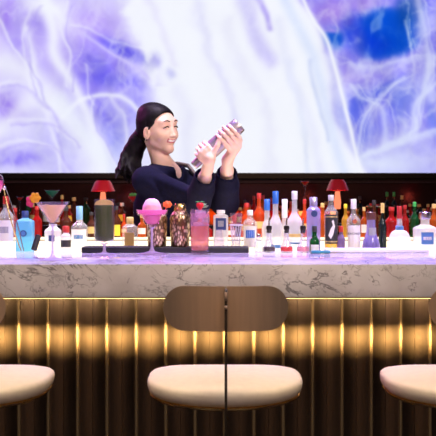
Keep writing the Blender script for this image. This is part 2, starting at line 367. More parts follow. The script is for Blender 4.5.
    dark = 1-C.mean(-1); mixc(np.clip(rid*.28*np.clip(dark*3, 0, 1), 0, 1), WHT)
    t2 = fbm(14, 90, X=X, Y=Y*.6); C *= (1-.10*np.clip(dark*3, 0, 1)*(t2-.5)*2)[...,None]
    C[:] = np.clip(C, 0, 1)
    return C
def screen():
    D = 6.0; x0, x1, y0, y1 = -70, 506, -90, 173.0; w, h = 432, 200
    Cc = screen_art(w, h, x0, x1, y0, y1)
    xs = (np.linspace(x0, x1, w)-218)/F*D; zs = CAMZ+(195-np.linspace(y0, y1, h))/F*D
    V = np.zeros((h, w, 3)); V[..., 0] = xs[None]; V[..., 1] = D+CAMY; V[..., 2] = zs[:, None]
    idx = np.arange(w*h).reshape(h, w)
    Q = np.stack([idx[:-1,:-1], idx[1:,:-1], idx[1:,1:], idx[:-1,1:]], -1).reshape(-1, 4)
    me = bpy.data.meshes.new('display_surface'); me.from_pydata(V.reshape(-1,3).tolist(), [], Q.tolist())
    ca = me.color_attributes.new('picture', 'FLOAT_COLOR', 'POINT')
    lin = np.where(Cc <= .04045, Cc/12.92, ((Cc+.055)/1.055)**2.4)
    ca.data.foreach_set('color', np.concatenate([lin, np.ones((h,w,1))], -1).reshape(-1).astype(np.float32))
    m = bpy.data.materials.new('display_picture'); t = nt(m); N = t.nodes; N.remove(N['Principled BSDF'])
    a = N.new('ShaderNodeVertexColor'); a.layer_name = 'picture'; e = N.new('ShaderNodeEmission'); e.inputs['Strength'].default_value = 1.0
    t.links.new(a.outputs[0], e.inputs[0]); t.links.new(e.outputs[0], N['Material Output'].inputs[0])
    root = thing('video_wall', 'huge glowing video wall showing white and violet smoke above the back bar', 'screen', (0, 3.05, zs[-1]))
    o = link('display_surface', me, m, None, False); o.parent = root; o.matrix_parent_inverse = Matrix.Translation(-Vector(root.location))
    bm = B(); X0, X1, Z0, Z1 = xs[0], xs[-1], zs[-1], zs[0]; fr = .035
    box(bm, ((X0+X1)/2, 3.045, (Z0+Z1)/2), (X1-X0+.02, .08, Z1-Z0+.02))
    box(bm, ((X0+X1)/2, 3.03, Z0-fr/2), (X1-X0+.1, .12, fr)); box(bm, ((X0+X1)/2, 3.03, Z1+fr/2), (X1-X0+.1, .12, fr))
    box(bm, (X0-fr/2-.001, 3.03, (Z0+Z1)/2), (fr, .12, Z1-Z0)); box(bm, (X1+fr/2+.001, 3.03, (Z0+Z1)/2), (fr, .12, Z1-Z0))
    f_ = fin('bezel', bm, M['blackgloss'], None, False); f_.parent = root; f_.matrix_parent_inverse = Matrix.Translation(-Vector(root.location))
    return zs[-1]
ZS = screen()

# ------------------------------------------------------------------ bar counter
def front_panel():
    DP = 3.25; per = .1026; ph = -.593; y0 = DP+CAMY
    root = thing('bar_counter', 'fluted bronze bar front with warm light strip under the marble top', 'bar counter', (0, y0+.2, 0))
    n = 40; xs = []; ys = []
    k0 = -18
    for k in range(k0, k0+n):
        X0 = ph+k*per
        prof = [(-.0055, 0), (-.0050, -.003), (-.0034, -.0062), (0, -.0078), (.0034, -.0062), (.0050, -.003), (.0055, 0)]
        for a, b in prof: xs.append(X0+a); ys.append(y0+b)
        m = 14; L0, L1 = .006, per-.006
        for j in range(m+1):
            u = j/m; x = L0+(L1-L0)*u
            d = .012*math.sin(PI*u)**.9
            if j == m//2: xs += [X0+x-.0012, X0+x-.0004, X0+x+.0004, X0+x+.0012]; ys += [y0+d, y0+d+.003, y0+d+.003, y0+d]
            else: xs.append(X0+x); ys.append(y0+d)
    bm = B(); zz = [.06, .98]
    rows = [[bm.verts.new((x, y, z)) for x, y in zip(xs, ys)] for z in zz]
    for i in range(len(xs)-1):
        f = bm.faces.new((rows[0][i], rows[0][i+1], rows[1][i+1], rows[1][i]))
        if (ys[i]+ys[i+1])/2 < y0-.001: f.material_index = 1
    # give it a back
    bk = [bm.verts.new(p) for p in ((xs[0], y0+.04, zz[0]), (xs[-1], y0+.04, zz[0]), (xs[-1], y0+.04, zz[1]), (xs[0], y0+.04, zz[1]))]
    bm.faces.new(bk)
    inv = Matrix.Translation(-Vector(root.location))
    def P(o): o.parent = root; o.matrix_parent_inverse = inv; return o
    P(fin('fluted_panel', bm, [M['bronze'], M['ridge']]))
    X0, X1 = xs[0], xs[-1]
    bm = B(); box(bm, ((X0+X1)/2, y0+.235, .51), (X1-X0, .385, .945)); P(fin('carcass', bm, M['rawcab'], None, False))
    bm = B(); box(bm, ((X0+X1)/2, y0+.21, .03), (X1-X0, .40, .06)); P(fin('plinth', bm, M['black'], None, False))
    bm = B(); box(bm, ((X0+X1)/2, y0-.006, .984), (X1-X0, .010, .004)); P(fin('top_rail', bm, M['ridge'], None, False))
    bm = B(); box(bm, ((X0+X1)/2, .045, .986), (X1-X0, .008, .0075)); P(fin('light_lip', bm, M['bronze'], None, False))
    bm = B(); box(bm, ((X0+X1)/2, .058, .984), (X1-X0, .010, .008)); P(fin('light_strip', bm, M['ledwarm'], None, False))
    return X0, X1
PX0, PX1 = front_panel()
bm = B(); box(bm, (0, .34, 1.0435), (3.9, .68, .107), bev=.003)
tag(fin('marble_countertop', bm, M['marble']), 'thick grey veined marble countertop running the full width of the bar', 'countertop')
# under-counter strip: light thrown down and back on to the flutes
def area(name, loc, target, sx, sy, power, col, spread=180):
    l = bpy.data.lights.new(name, 'AREA'); l.shape = 'RECTANGLE'; l.size = sx; l.size_y = sy; l.energy = power; l.color = col; l.spread = math.radians(spread)
    o = bpy.data.objects.new(name, l); COL.objects.link(o); o.location = loc
    o.rotation_euler = (Vector(target)-Vector(loc)).to_track_quat('-Z', 'Y').to_euler(); return o
area('under_counter_light', (0, .075, .972), (0, .262, .812), 3.9, .010, 50, (1,.62,.22), 22)
area('under_counter_light', (0, .075, .973), (0, .262, .90), 3.9, .012, 3.6, (1,.68,.36), 120)

# lit bottle display behind the counter
root = thing('bottle_display', 'stepped bottle display glowing warm white behind the marble counter', 'display shelf', (0, .86, 0))
def RP(o, root): o.parent = root; o.matrix_parent_inverse = Matrix.Translation(-Vector(root.location)); return o
SX = 3.7; Z1T, Z2T = .993, 1.14
bm = B(); box(bm, (0, .845, Z1T/2-.006), (SX, .29, Z1T-.012)); RP(fin('cabinet', bm, M['cab'], None, False), root)
bm = B(); box(bm, (0, .79, Z1T-.006), (SX, .18, .012)); RP(fin('lit_shelf', bm, M['lightbox'], None, False), root)
bm = B(); box(bm, (0, .885, (Z1T+Z2T-.012)/2), (SX, .008, Z2T-Z1T-.012)); RP(fin('lit_riser', bm, M['lightbox'], None, False), root)
bm = B(); box(bm, (0, .940, (Z1T+Z2T-.012)/2-.006), (SX, .100, Z2T-Z1T)); RP(fin('step', bm, M['cab'], None, False), root)
bm = B(); box(bm, (0, .9385, Z2T-.003), (SX, .115, .006)); RP(fin('lit_shelf', bm, M['lightbox'], None, False), root)

# back bar
root = thing('back_bar', 'dark low back bar running below the video wall', 'cabinet', (0, 2.5, 0))
bm = B(); box(bm, (0, 2.55, .55), (5.6, .6, 1.10)); RP(fin('body', bm, M['cab'], None, False), root)
bm = B(); box(bm, (0, 2.53, 1.125), (5.7, .68, .05), bev=.004); RP(fin('top', bm, M['blackgloss']), root)
bm = B(); box(bm, (0, 3.0, 1.405), (5.7, .05, .012)); o = fin('trim_1', bm, pmat('red_reflection', (.04,.012,.015), .4, .3), None, False); struct(o)  # thin strip; its dark red stands for a reflection below the screen
bm = B(); box(bm, (.26, 2.84, 1.185), (1.0, .012, .066), bev=.002); tag(fin('added_glow_bar', bm, emit('amber_glow', (1,.30,.07), 2.0)), 'added amber glow strip on the back bar behind the orange bottles', 'light')  # glowing strip added to give the bottle rows an orange backdrop
# mirror behind the back bar
bm = B(); box(bm, (0, 3.07, 1.27), (5.7, .03, .25)); o = fin('trim_2', bm, pmat('smoked_mirror', (.05,.025,.035), .15, 1.0), None, False); struct(o)

# ------------------------------------------------------------------ stools
def make_stool(label):
    t = thing('bar_stool', label, 'stool', (0,0,0), 'bar stools in a row along the counter')
    # local frame: seat centre at origin in plan, y towards the bar
    bm = B()
    def ring(scale, z, n=56, back=0):
        row = []
        for k in range(n):
            a = 2*PI*k/n; ca, sa = math.cos(a), math.sin(a); e = 4.6 if sa > 0 else 2.05
            q = (abs(ca)**e+abs(sa)**e)**(-1/e); x, y = .2015*q*ca, (.150 if sa > 0 else .205)*q*sa
            row.append(bm.verts.new((x*scale, y*scale+.022, z-.007)))
        return row
    prof = [(.90,.816),(.955,.819),(.98,.825),(.995,.834),(1.0,.845),(.99,.852),(.96,.857),(.86,.862),(.7,.866),(.45,.869),(.2,.870)]
    rows = [ring(s, z) for s, z in prof]
    for a, b in zip(rows, rows[1:]):
        for k in range(len(a)): bm.faces.new((a[k], a[(k+1)%len(a)], b[(k+1)%len(a)], b[k]))
    bm.faces.new(rows[0]); bm.faces.new(rows[-1])
    seat = fin('seat_cushion', bm, M['cream'], t)
    bm = B(); rows = [ring(s, z) for s, z in [(.84,.806),(.92,.8075),(.955,.811),(.965,.8155),(.94,.8175),(.85,.817)]]
    for a, b in zip(rows, rows[1:]):
        for k in range(len(a)): bm.faces.new((a[k], a[(k+1)%len(a)], b[(k+1)%len(a)], b[k]))
    bm.faces.new(rows[0]); bm.faces.new(rows[-1]); fin('seat_rim', bm, M['brass'], t)
    # backrest: two bent plates of one capsule
    H, Wd, cz, yb, R = .052, .147, 1.0585, -.262, .42
    for s in (-1, 1):
        bm = B(); pts = []
        nx = 22; xs = [.0012+(Wd-.0012)*math.sin(PI/2*i/nx) for i in range(nx+1)]
        top = []; bot = []; cols = []
        for x in xs:
            hh = H if x < Wd-H else math.sqrt(max(0, H*H-(x-(Wd-H))**2)); hh = max(hh, .0006)
            ang = x/R; X = math.sin(ang)*R*s; Y = yb+R*(1-math.cos(ang))
            nrm = (math.sin(ang)*s, -math.cos(ang))
            cols.append([[bm.verts.new((X+nrm[0]*th, Y+nrm[1]*th, cz+v*hh)) for v in (-1,-.6,-.2,.2,.6,1)] for th in (0, .004)])
        for a, b in zip(cols, cols[1:]):
            for w in (0, 1):
                for j in range(5): bm.faces.new((a[w][j], a[w][j+1], b[w][j+1], b[w][j]))
            for j in (0, 5): bm.faces.new((a[0][j], a[1][j], b[1][j], b[0][j]))
        for e in (cols[0], cols[-1]):
            for j in range(5): bm.faces.new((e[0][j], e[0][j+1], e[1][j+1], e[1][j]))
        fin('backrest', bm, M['stool_metal'], t)
    bm = B(); box(bm, (0, -.285, .552), (.0062, .034, 1.104), bev=.001)
    box(bm, (0, -.12, .795), (.0062, .34, .026), bev=.001); box(bm, (0, -.12, .02), (.0062, .36, .03), bev=.001)
    fin('post', bm, M['dark_rod'], t)
    bm = B(); box(bm, (0, -.3035, 1.091), (.0075, .004, .022), bev=.001); box(bm, (0, -.3035, 1.066), (.0075, .004, .010), bev=.001); fin('bracket', bm, M['steel'], t)
    bm = B(); lathe(bm, [(0,0),(.2,0),(.205,.004),(.2,.010),(.02,.014),(0,.014)], 48); fin('base', bm, M['dark_rod'], t)
    return t
st = make_stool('centre bar stool with cream seat and split bronze capsule backrest seen whole')
st.location = (.018, -.60, 0)
for X, lab in ((-.638, 'bar stool cut off by the left edge of the view, cream seat'), (.634, 'bar stool cut off by the right edge of the view, cream seat')):
    r = st.copy(); COL.objects.link(r); r.location = (X, -.60, 0); r['label'] = lab
    for ch in list(st.children):
        c = ch.copy(); COL.objects.link(c); c.parent = r

# ------------------------------------------------------------------ bottles
TIER = {'a': (3.745, Z1T+.001), 'b': (3.84, Z1T+.001), 'r': (3.95, Z2T+.001), 'c': (3.615, 1.097), 'm': (3.63, 1.119), 'k': (5.35, 1.151), 'k2': (5.5, 1.151)}
def label_patch(bm, R, z0, z1, half, sq=2.0, sy=1.0, mi=0, off=.0012, x0=0.0, n=14):
    """label curved round the camera side of a bottle, from angle -half to half"""
    A = []
    for j, z in ((0, z0), (1, z1)):
        row = []
        for k in range(n+1):
            a = -PI/2+x0+half*(2*k/n-1); ca, sa = math.cos(a), math.sin(a); q = (abs(ca)**sq+abs(sa)**sq)**(-1/sq)
            row.append(bm.verts.new(((R*q+off)*ca, (R*q*sy+off)*sa, z)))
        A.append(row)
    for k in range(n):
        f = bm.faces.new((A[0][k], A[0][k+1], A[1][k+1], A[1][k])); f.material_index = mi
def disc_label(bm, R, z, rad, mi=0, off=.002, n=20):
    c = None; row = []
    for k in range(n):
        a = 2*PI*k/n; x = rad*math.cos(a); row.append(bm.verts.new((x, -math.sqrt(max(1e-8, (R+off)**2-x*x)), z+rad*math.sin(a))))
    f = bm.faces.new(row); f.material_index = mi
def text_mesh(bm, s, size, R, z, mi=1, off=.0022, stretch=1.0):
    cu = bpy.data.curves.new('lettering', 'FONT'); cu.body = s; cu.size = size; cu.align_x = 'CENTER'; cu.resolution_u = 2
    to = bpy.data.objects.new('lettering', cu); COL.objects.link(to)
    bpy.context.view_layer.update()
    me = bpy.data.meshes.new_from_object(to.evaluated_get(bpy.context.evaluated_depsgraph_get()))
    bpy.data.objects.remove(to); n0 = len(bm.verts); bm.from_mesh(me); bm.verts.ensure_lookup_table()
    fs = set()
    for v in bm.verts[n0:]:
        x, y = v.co.x*stretch, v.co.y; v.co = (x, -math.sqrt(max(1e-8, (R+off)**2-min(x*x, R*R*.95))), z+y)
        fs |= set(v.link_faces)
    for f in fs: f.material_index = mi
    bpy.data.meshes.remove(me)
def profile(R, H, hs, rn, soft=.12, cap=0.0, taper=1.0):
    hn = min(hs+soft, .97); p = [(0,0),(R*.9*taper,0),(R*taper,.012*H),(R,hs*H)]
    for i in range(1, 7):
        u = i/7; p.append((rn+(R-rn)*(.5+.5*math.cos(PI*u)), (hs+(hn-hs)*u)*H))
    p += [(rn, hn*H), (rn, (1-cap)*H+.0005), (0, (1-cap)*H+.0005)]
    return p
def bottle(lab, px, top, wpx, tier, mat, hs=.6, rn=.3, soft=.14, cap=None, caph=.1, sq=2.0, labels=(), name='liquor_bottle', group=None, cat='bottle', liquid=None, taper=1.0, sy=1.0, capr=1.12, prof=None, dots=(), text=None):
    D, z0 = TIER[tier]; s = F/D; x = (px-218)/s; R = wpx/s/2; H = CAMZ+(195-top)/s-z0
    t = thing(name, lab, cat, (x, D+CAMY, z0), group)
    bm = B(); pr = prof(R, H) if prof else profile(R, H, hs, R*rn, soft, caph if cap else 0, taper)
    lathe(bm, pr, 28, sq, sy=sy, rmax=R); fin('glass_body', bm, mat, t)
    if liquid:
        lm, lv = liquid; bm = B()
        q = [(r*.9, max(z, .006)) for r, z in pr if z <= lv*H]; q = [(0,.006)]+[p for p in q if p[0] > 0]
        q += [(q[-1][0], lv*H), (0, lv*H)]
        lathe(bm, q, 24, sq, sy=sy, rmax=R*.9); fin('liquid', bm, lm, t)
    if cap:
        bm = B(); rc = (rn if not prof else pr[-2][0]/R)*R*capr; z1, z2 = (1-caph)*H, H
        if prof: z1 = pr[-1][1]
        lathe(bm, [(0,z1),(rc,z1),(rc*1.02,z1+.002),(rc,z2-.002),(rc*.9,z2),(0,z2)], 20); fin('cap', bm, cap, t)
    for (lm, a, b, half) in labels:
        bm = B(); label_patch(bm, R, H*a, H*b, half, sq, sy); fin('label_sticker', bm, lm, t)
    for (lm, zc, rad) in dots:
        bm = B(); disc_label(bm, R*1.0, H*zc, rad, off=.003); fin('emblem', bm, lm, t)
    if text:
        bm = B(); text_mesh(bm, text[0], text[1], R, H*text[2], 0, .003); fin('brand_lettering', bm, text[3], t)
    return t
G = 'bottles on the lit display'
Mm = M
# -- front tier (most of each bottle shows above the counter)
bottle('clear bottle with white label and red cap behind the steel tongs', 6, 196, 17, 'a', Mm['clearb'], .72, .32, cap=Mm['redcap'], caph=.1, labels=((Mm['white'],.44,.70,1.1),(Mm['greylabel'],.54,.62,.5)), group=G)
bottle('square pale blue gin bottle with dark cap between tongs and black muddler', 25.2, 211, 17, 'a', Mm['bluegin'], .84, .36, .06, cap=Mm['navylabel'], caph=.10, sq=6, dots=((Mm['navylabel'],.66,.013),(Mm['bluelabel'],.66,.009)), group=G)
bottle('faceted clear decanter standing behind the stem of the martini glass', 53, 224, 16, 'b', Mm['frost'], .86, .5, .1, sq=4, labels=((Mm['navylabel'],.66,.78,.35),), group=G)
bottle('small cream bottle with dark brown cap right of the martini stem', 66, 226, 10, 'a', Mm['frost'], .80, .6, .06, cap=Mm['redcap'], caph=.13, labels=((Mm['ink'],.58,.72,1.3),), group=G)
bottle('clear bottle with pale blue neck and white label left of the green drink', 79.5, 206, 17, 'b', Mm['clearb'], .68, .34, .12, cap=pmat('sky_cap', (.25,.55,.8), .4), caph=.2, labels=((Mm['white'],.44,.66,1.0),(Mm['bluelabel'],.52,.58,.55)), group=G)
bottle('squat clear tequila bottle with gold label between green drink and margarita', 130, 217, 15, 'a', Mm['clearb'], .82, .42, .08, cap=Mm['goldlabel'], caph=.12, sq=5, labels=((Mm['goldlabel'],.48,.74,.55),), liquid=(Mm['yellowsp'],.5), group=G)
bottle('white bottle with square navy label below the raised arms', 220.8, 210, 15, 'a', Mm['frost'], .91, .5, .04, cap=Mm['whiteplastic'], caph=.05, sq=4, labels=((Mm['navylabel'],.70,.88,.62),(Mm['greylabel'],.75,.84,.35)), group=G)
bottle('clear bottle with blue brush lettering patch right of the mixing glass', 250, 210, 15, 'a', Mm['clearb'], .78, .35, .12, cap=Mm['whiteplastic'], caph=.08, labels=((Mm['white'],.44,.76,.9),(Mm['bluecap'],.58,.70,.6)), group=G)
bottle('frosted vodka bottle with short blue cap, second tallest of the blue capped pair', 267, 199, 10.5, 'b', Mm['frost'], .62, .5, .12, cap=Mm['bluecap'], caph=.15, group=G)
bottle('tall frosted vodka bottle with blue cap, taller of the blue capped pair', 275.5, 191, 13, 'a', Mm['frost'], .60, .42, .14, cap=Mm['bluecap'], caph=.15, labels=((Mm['bluelabel'],.33,.37,.8),), group=G)
bottle('slim clear bottle with white neck between blue capped and tall frosted bottles', 284.6, 199, 8.5, 'b', Mm['frost'], .55, .6, .15, cap=Mm['whiteplastic'], caph=.25, group=G)
bottle('tall frosted bottle with long neck, tallest above the red bitters decanter', 294.5, 191, 16, 'a', Mm['frost'], .62, .33, .15, cap=pmat('pale_cap', (.75,.75,.78), .3), caph=.1, labels=((Mm['goldlabel'],.46,.50,.9),(Mm['bluelabel'],.38,.40,.7)), group=G)
bottle('violet tinted bottle with round blue seal behind the small green bottle', 313.5, 197, 14, 'a', Mm['violetglass'], .83, .50, .06, cap=pmat('silver_violet', (.55,.5,.8), .25, .6), caph=.12, dots=((Mm['navylabel'],.79,.013),), labels=((Mm['bluelabel'],.48,.64,.35),), group=G)
tb = bottle('clear spirit bottle with tall black label showing a cream bird', 331, 195, 13.5, 'a', Mm['clearb'], .78, .38, .1, cap=pmat('clear_stopper', (.6,.6,.62), .2), caph=.07, liquid=(Mm['yellowsp'],.6), labels=((Mm['ink'],.40,.76,1.05),(Mm['goldlabel'],.42,.435,1.0),(Mm['goldlabel'],.725,.74,1.0)), group=G)
# the cream bird on the black label
D_, z_ = TIER['a']; Rb = 13.5/(F/D_)/2; Hb = CAMZ+(195-195)/(F/D_)-z_; bm = B()
def on_label(bm, pts, R, off=.0035, mi=0):
    f = bm.faces.new([bm.verts.new((x, -math.sqrt((R+off)**2-x*x), z)) for x, z in pts]); f.material_index = mi
on_label(bm, [(-.014,0.500*Hb),(-.004,0.460*Hb),(.006,0.520*Hb),(.013,0.620*Hb),(.008,0.660*Hb),(.002,0.620*Hb),(-.006,0.580*Hb)], Rb)
on_label(bm, [(.004,0.630*Hb),(.010,0.660*Hb),(.006,0.695*Hb),(-.001,0.680*Hb)], Rb); fin('bird_emblem', bm, M['white'], tb)
bottle('small purplish spirit miniature between bird label bottle and white rum', 341, 226, 8, 'a', Mm['purpleliq'], .74, .5, .1, cap=Mm['redcap'], caph=.12, group=G)
bottle('white rum bottle with white cap, round red seal and dark lettering', 353.6, 199, 14, 'a', Mm['clearb'], .71, .36, .11, cap=Mm['whiteplastic'], caph=.13, labels=((Mm['white'],.34,.66,1.0),), dots=((pmat('rust_seal', (.5,.12,.05), .5), .71,.009),), text=('BACARDI', .0125, .54, Mm['ink']), group=G)
bottle('flared clear decanter with brown stopper and dark lilac liquid', 371, 212, 18, 'a', Mm['violetglass'], .45, .48, .3, cap=pmat('brown_stopper', (.12,.04,.03), .4), caph=.12, liquid=(Mm['purpleliq'],.60), labels=((Mm['greylabel'],.64,.76,.4),), group=G)
bottle('slender black green bottle right of the flared decanter', 382.5, 203, 8, 'b', Mm['darkglass'], .66, .4, .16, cap=Mm['goldlabel'], caph=.14, group=G)
def round_prof(R, H):
    p = [(0,0),(R*.75,0)]
    for i in range(0, 11):
        a = -PI*.30+PI*.72*i/10; p.append((max(R*math.cos(a), R*.26), R*.81+R*math.sin(a)))
    zt = p[-1][1]; p += [(R*.26, zt+.004), (R*.26, H*.80), (R*.22, H*.80), (0, H*.80)]
    # lift the whole bulb
    lift = .0; return [(r, z+lift) for r, z in p]
def bulb_prof(R, H):
    hb = H*.66; p = [(0,0),(R*.9,0),(R,.01),(R*1.0,hb*.62)]
    for i in range(1, 8):
        u = i/7; p.append((R*(1-.73*u**2.0), hb*(.62+.38*math.sin(u*PI/2))))
    p += [(R*.24, hb+.02), (R*.22, H*.82), (R*.2, H*.82), (0, H*.82)]; return p
rb = bottle('squat round white bottle with blue neck band and red stopper', 399.5, 206, 23.5, 'a', Mm['frost'], cap=Mm['redcap'], prof=bulb_prof, caph=.18, dots=(), labels=(), group=G, capr=1.1)
D_, z_ = TIER['a']; R_ = 23.5/(F/D_)/2; H_ = CAMZ+(195-206)/(F/D_)-z_
bm = B(); lathe(bm, [(R_*.27,H_*.655),(R_*.36,H_*.66),(R_*.34,H_*.71),(R_*.26,H_*.72)], 20); fin('neck_band', bm, M['bluelabel'], rb)
bottle('square clear tequila bottle with blue label and silver stopper at right', 425, 212, 22, 'a', Mm['frost'], .74, .40, .08, cap=Mm['steel'], caph=.11, sq=5, labels=((Mm['bluelabel'],.50,.69,.50),(Mm['white'],.57,.62,.36)), capr=1.35, group=G)
bottle('pale frosted bottle standing right of the square tequila bottle', 452, 205, 18, 'a', Mm['frost'], .6, .35, .14, cap=Mm['bluecap'], group=G)
# -- rear tier
GR = 'bottles on the raised rear step'
rear = [(-4,206,12,'amber','amber bottle on the rear step at the left end'),
 (15,208,9,'redsp','red bottle on the rear step behind the tongs'),
 (37,206,10,'redsp','red bottle on the rear step behind the black muddler'),
 (66,207,11,'brownsp','brown bottle behind the small cream bottle'),
 (91.5,212,9,'brownsp','brown bottle touching the left side of the green drink'),
 (116.5,206,9,'brownsp','dark bottle with yellow label right of the green drink'),
 (124,214,6,'orange','thin orange bottle behind the tequila bottle left of the margarita'),
 (142,215,9,'amber','amber bottle behind the pink margarita'),
 (195,223,9,'amber','amber bottle behind the tall pink highball'),
 (207,223,11,'redsp','red bottle right of the highball, under the sleeve'),
 (231,221,9,'amber','amber bottle behind the mixing glass'),
 (246.5,203,12,'orange','short orange bottle left of the long necked orange one'),
 (259,193,11,'orange','orange bottle with long neck beside the blue capped vodkas'),
 (285,207,8,'amber','amber bottle behind the slim white necked bottle'),
 (304.5,199,8,'orange','thin orange bottle between tall frosted and violet bottles'),
 (322.5,203,9,'amber','amber bottle left of the bird label bottle'),
 (345.5,204,8,'yellowsp','yellow bottle between bird label bottle and white rum'),
 (364,207,7,'amber','thin amber bottle behind the flared decanter'),
 (374,200,9,'brownsp','brown bottle behind the flared decanter, right of the thin amber one'),
 (391.5,207,13,'redsp','round shouldered red bottle left of the round white bottle'),
 (405,205,8,'redsp','slim dark red bottle right of the round white bottle neck'),
 (414.5,202,9,'greensp','green bottle left of the square tequila bottle'),
 (434,204,10,'amber','amber bottle behind the square tequila bottle'),]
for px, top, w, mk, lab in rear:
    lb = ()
    if 'yellow label' in lab: lb = ((M['yellowlabel'],.05,.40,1.0),)
    elif mk in ('amber','brownsp') and random.random() < .6: lb = ((M['white'] if random.random() < .5 else M['goldlabel'],.15,.42,.9),)
    elif mk == 'orange': lb = ((M['goldlabel'],.20,.36,.8),)
    bottle(lab, px, top, w, 'r', M[mk], .50, .38, .22, cap={'orange':M['redcap'],'redsp':M['redcap'],'amber':M['goldlabel'],'yellowsp':M['yellowlabel'],'brownsp':M['ink'],'greensp':M['greencap']}[mk], caph=.13, labels=lb, group=GR)

# ------------------------------------------------------------------ small things along the back of the counter
bm = B(); cx0, cx1 = (83-218)/F*3.62, (248.5-218)/F*3.62
box(bm, ((cx0+cx1)/2, .628, 1.108), (cx1-cx0, .10, .022), bev=.003)
for i in range(40): box(bm, (cx0+.02+(cx1-cx0-.04)*i/39, .628, 1.1195), (.006, .08, .002))
tag(fin('bar_mat', bm, M['black']), 'long black rubber bar mat under the gold shakers', 'bar mat')
def dasher(px, liq, lab):
    D, z0 = TIER['c']; s = F/D; t = thing('bitters_decanter', lab, 'decanter', ((px-218)/s, D+CAMY, z0), 'bitters decanters on the counter')
    R = .026; H = .085
    bm = B(); lathe(bm, [(0,0),(R*.92,0),(R,.006),(R*.97,.018),(R*.62,.038),(R*.42,.055),(R*.40,H),(R*.5,H+.003),(R*.34,H+.003),(R*.34,.056),(R*.55,.036),(R*.9,.018),(R*.9,.004),(0,.004)], 28); fin('glass_body', bm, M['clear'], t)
    bm = B(); lathe(bm, [(0,.0045),(R*.88,.0045),(R*.89,.017),(R*.80,.0225),(0,.0225)], 28); fin('liquid', bm, liq, t)
    bm = B(); lathe(bm, [(0,H-.01),(R*.33,H-.01),(R*.40,H+.004),(R*.46,H+.007),(R*.40,H+.018),(.004,H+.02),(0,H+.02)], 20); fin('stopper', bm, M['dark_rod'], t)
    bm = B(); tube(bm, [(0,0,H+.018),(0,0,H+.034),(.002,0,H+.05)], [.0035,.0028,.0022], 8); fin('pourer', bm, M['steel'], t)
dasher(269, M['darkpurple'], 'small bitters decanter with dark purple liquid, leftmost of three')
dasher(286.5, M['redliq'], 'small bitters decanter with bright red liquid, middle of three')
dasher(303, M['pinkliq'], 'small bitters decanter with pale pink liquid, rightmost of three')
bottle('tiny clear glass bottle left of the dark purple bitters decanter', 258.5, 234, 8, 'c', M['clearb'], .55, .5, .2, cap=M['steel'], caph=.15, group=None)
bottle('small green bottle with black cap right of the pink bitters decanter', 314.5, 226, 10, 'c', M['greensp'], .40, .45, .25, cap=M['ink'], caph=.22, labels=((M['white'],.08,.3,.9),))
bm = B(); a0, a1 = (325-218)/F*3.63, (427-218)/F*3.63; box(bm, ((a0+a1)/2, .635, 1.1045), (a1-a0, .085, .013), bev=.003)
tag(fin('serving_board', bm, M['whiteplastic']), 'long white board on the counter below the rum bottle', 'board')
bm = B(); b0, b1 = (311-218)/F*3.55, (330-218)/F*3.55; box(bm, ((b0+b1)/2, .555, 1.1025), (b1-b0, .045, .0095), bev=.003)  # flat teal slab in place of the knife blade
tag(fin('teal_slab', bm, M['teal']), 'flat teal plastic slab on the counter left of the white board', 'tray')
# tongs leaning on the first bottle
A = W(22.5, 250, 3.62); A.z = 1.0995; Bp = W(4.5, 188, 3.66)
t = thing('bar_tongs', 'long steel bar tongs leaning on the counter at the left edge', 'tongs', A)
d = (Bp-A); n = Vector((d.z, 0, -d.x)).normalized()
for s, nm in ((-1,'arm'),(1,'arm')):
    bm = B(); pts = []
    for i in range(13):
        u = i/12; pts.append(d*u+n*s*(.0045+.007*math.sin(PI*u)*(.8)))
    pts[0].z = max(pts[0].z, .003)
    tube(bm, pts, .0024, 8); fin(nm, bm, M['brass'] if s < 0 else M['steel'], t)
bm = B(); ball(bm, d*1.0, .007); tube(bm, [d*1.0, d*1.0+Vector((-.03,0,.002))], .003, 8); fin('hinge', bm, M['steel'], t)
# muddler
P0 = W(33.8, 249, 3.62); P0.z = 1.105; P1 = W(38.5, 235, 3.64)
bm = B(); dv = (P1-P0); tube(bm, [P0+dv*u for u in (0,.03,.5,.97,1.0)], [.008,.0115,.0115,.0115,.008], 18)
tag(fin('muddler', bm, M['black']), 'short black muddler leaning beside the pale blue gin bottle', 'muddler')

def shaker(px, lab):
    D, z0 = TIER['m']; s = F/D; t = thing('cocktail_shaker', lab, 'shaker', ((px-218)/s, D+CAMY, z0), 'gold shakers on the bar mat')
    R = .0395
    bm = B(); lathe(bm, [(0,0),(R*.86,0),(R*.9,.004),(R,.088),(R*1.0,.104),(R*.99,.106),(0,.106)], 36); fin('body', bm, M['gold_etch'], t)
    bm = B(); lathe(bm, [(0,.1055),(R*1.02,.1055),(R*1.02,.111),(R*.93,.122),(R*.66,.136),(R*.6,.138),(0,.138)], 36); fin('strainer_top', bm, M['gold_etch'], t)
    bm = B(); lathe(bm, [(0,.1375),(R*.60,.1375),(R*.62,.141),(R*.62,.160),(R*.52,.167),(0,.168)], 28); fin('cap', bm, M['brass'], t)
shaker(157, 'etched gold cocktail shaker partly behind the pink margarita')
shaker(180, 'etched gold cocktail shaker standing clear between margarita and pink highball')
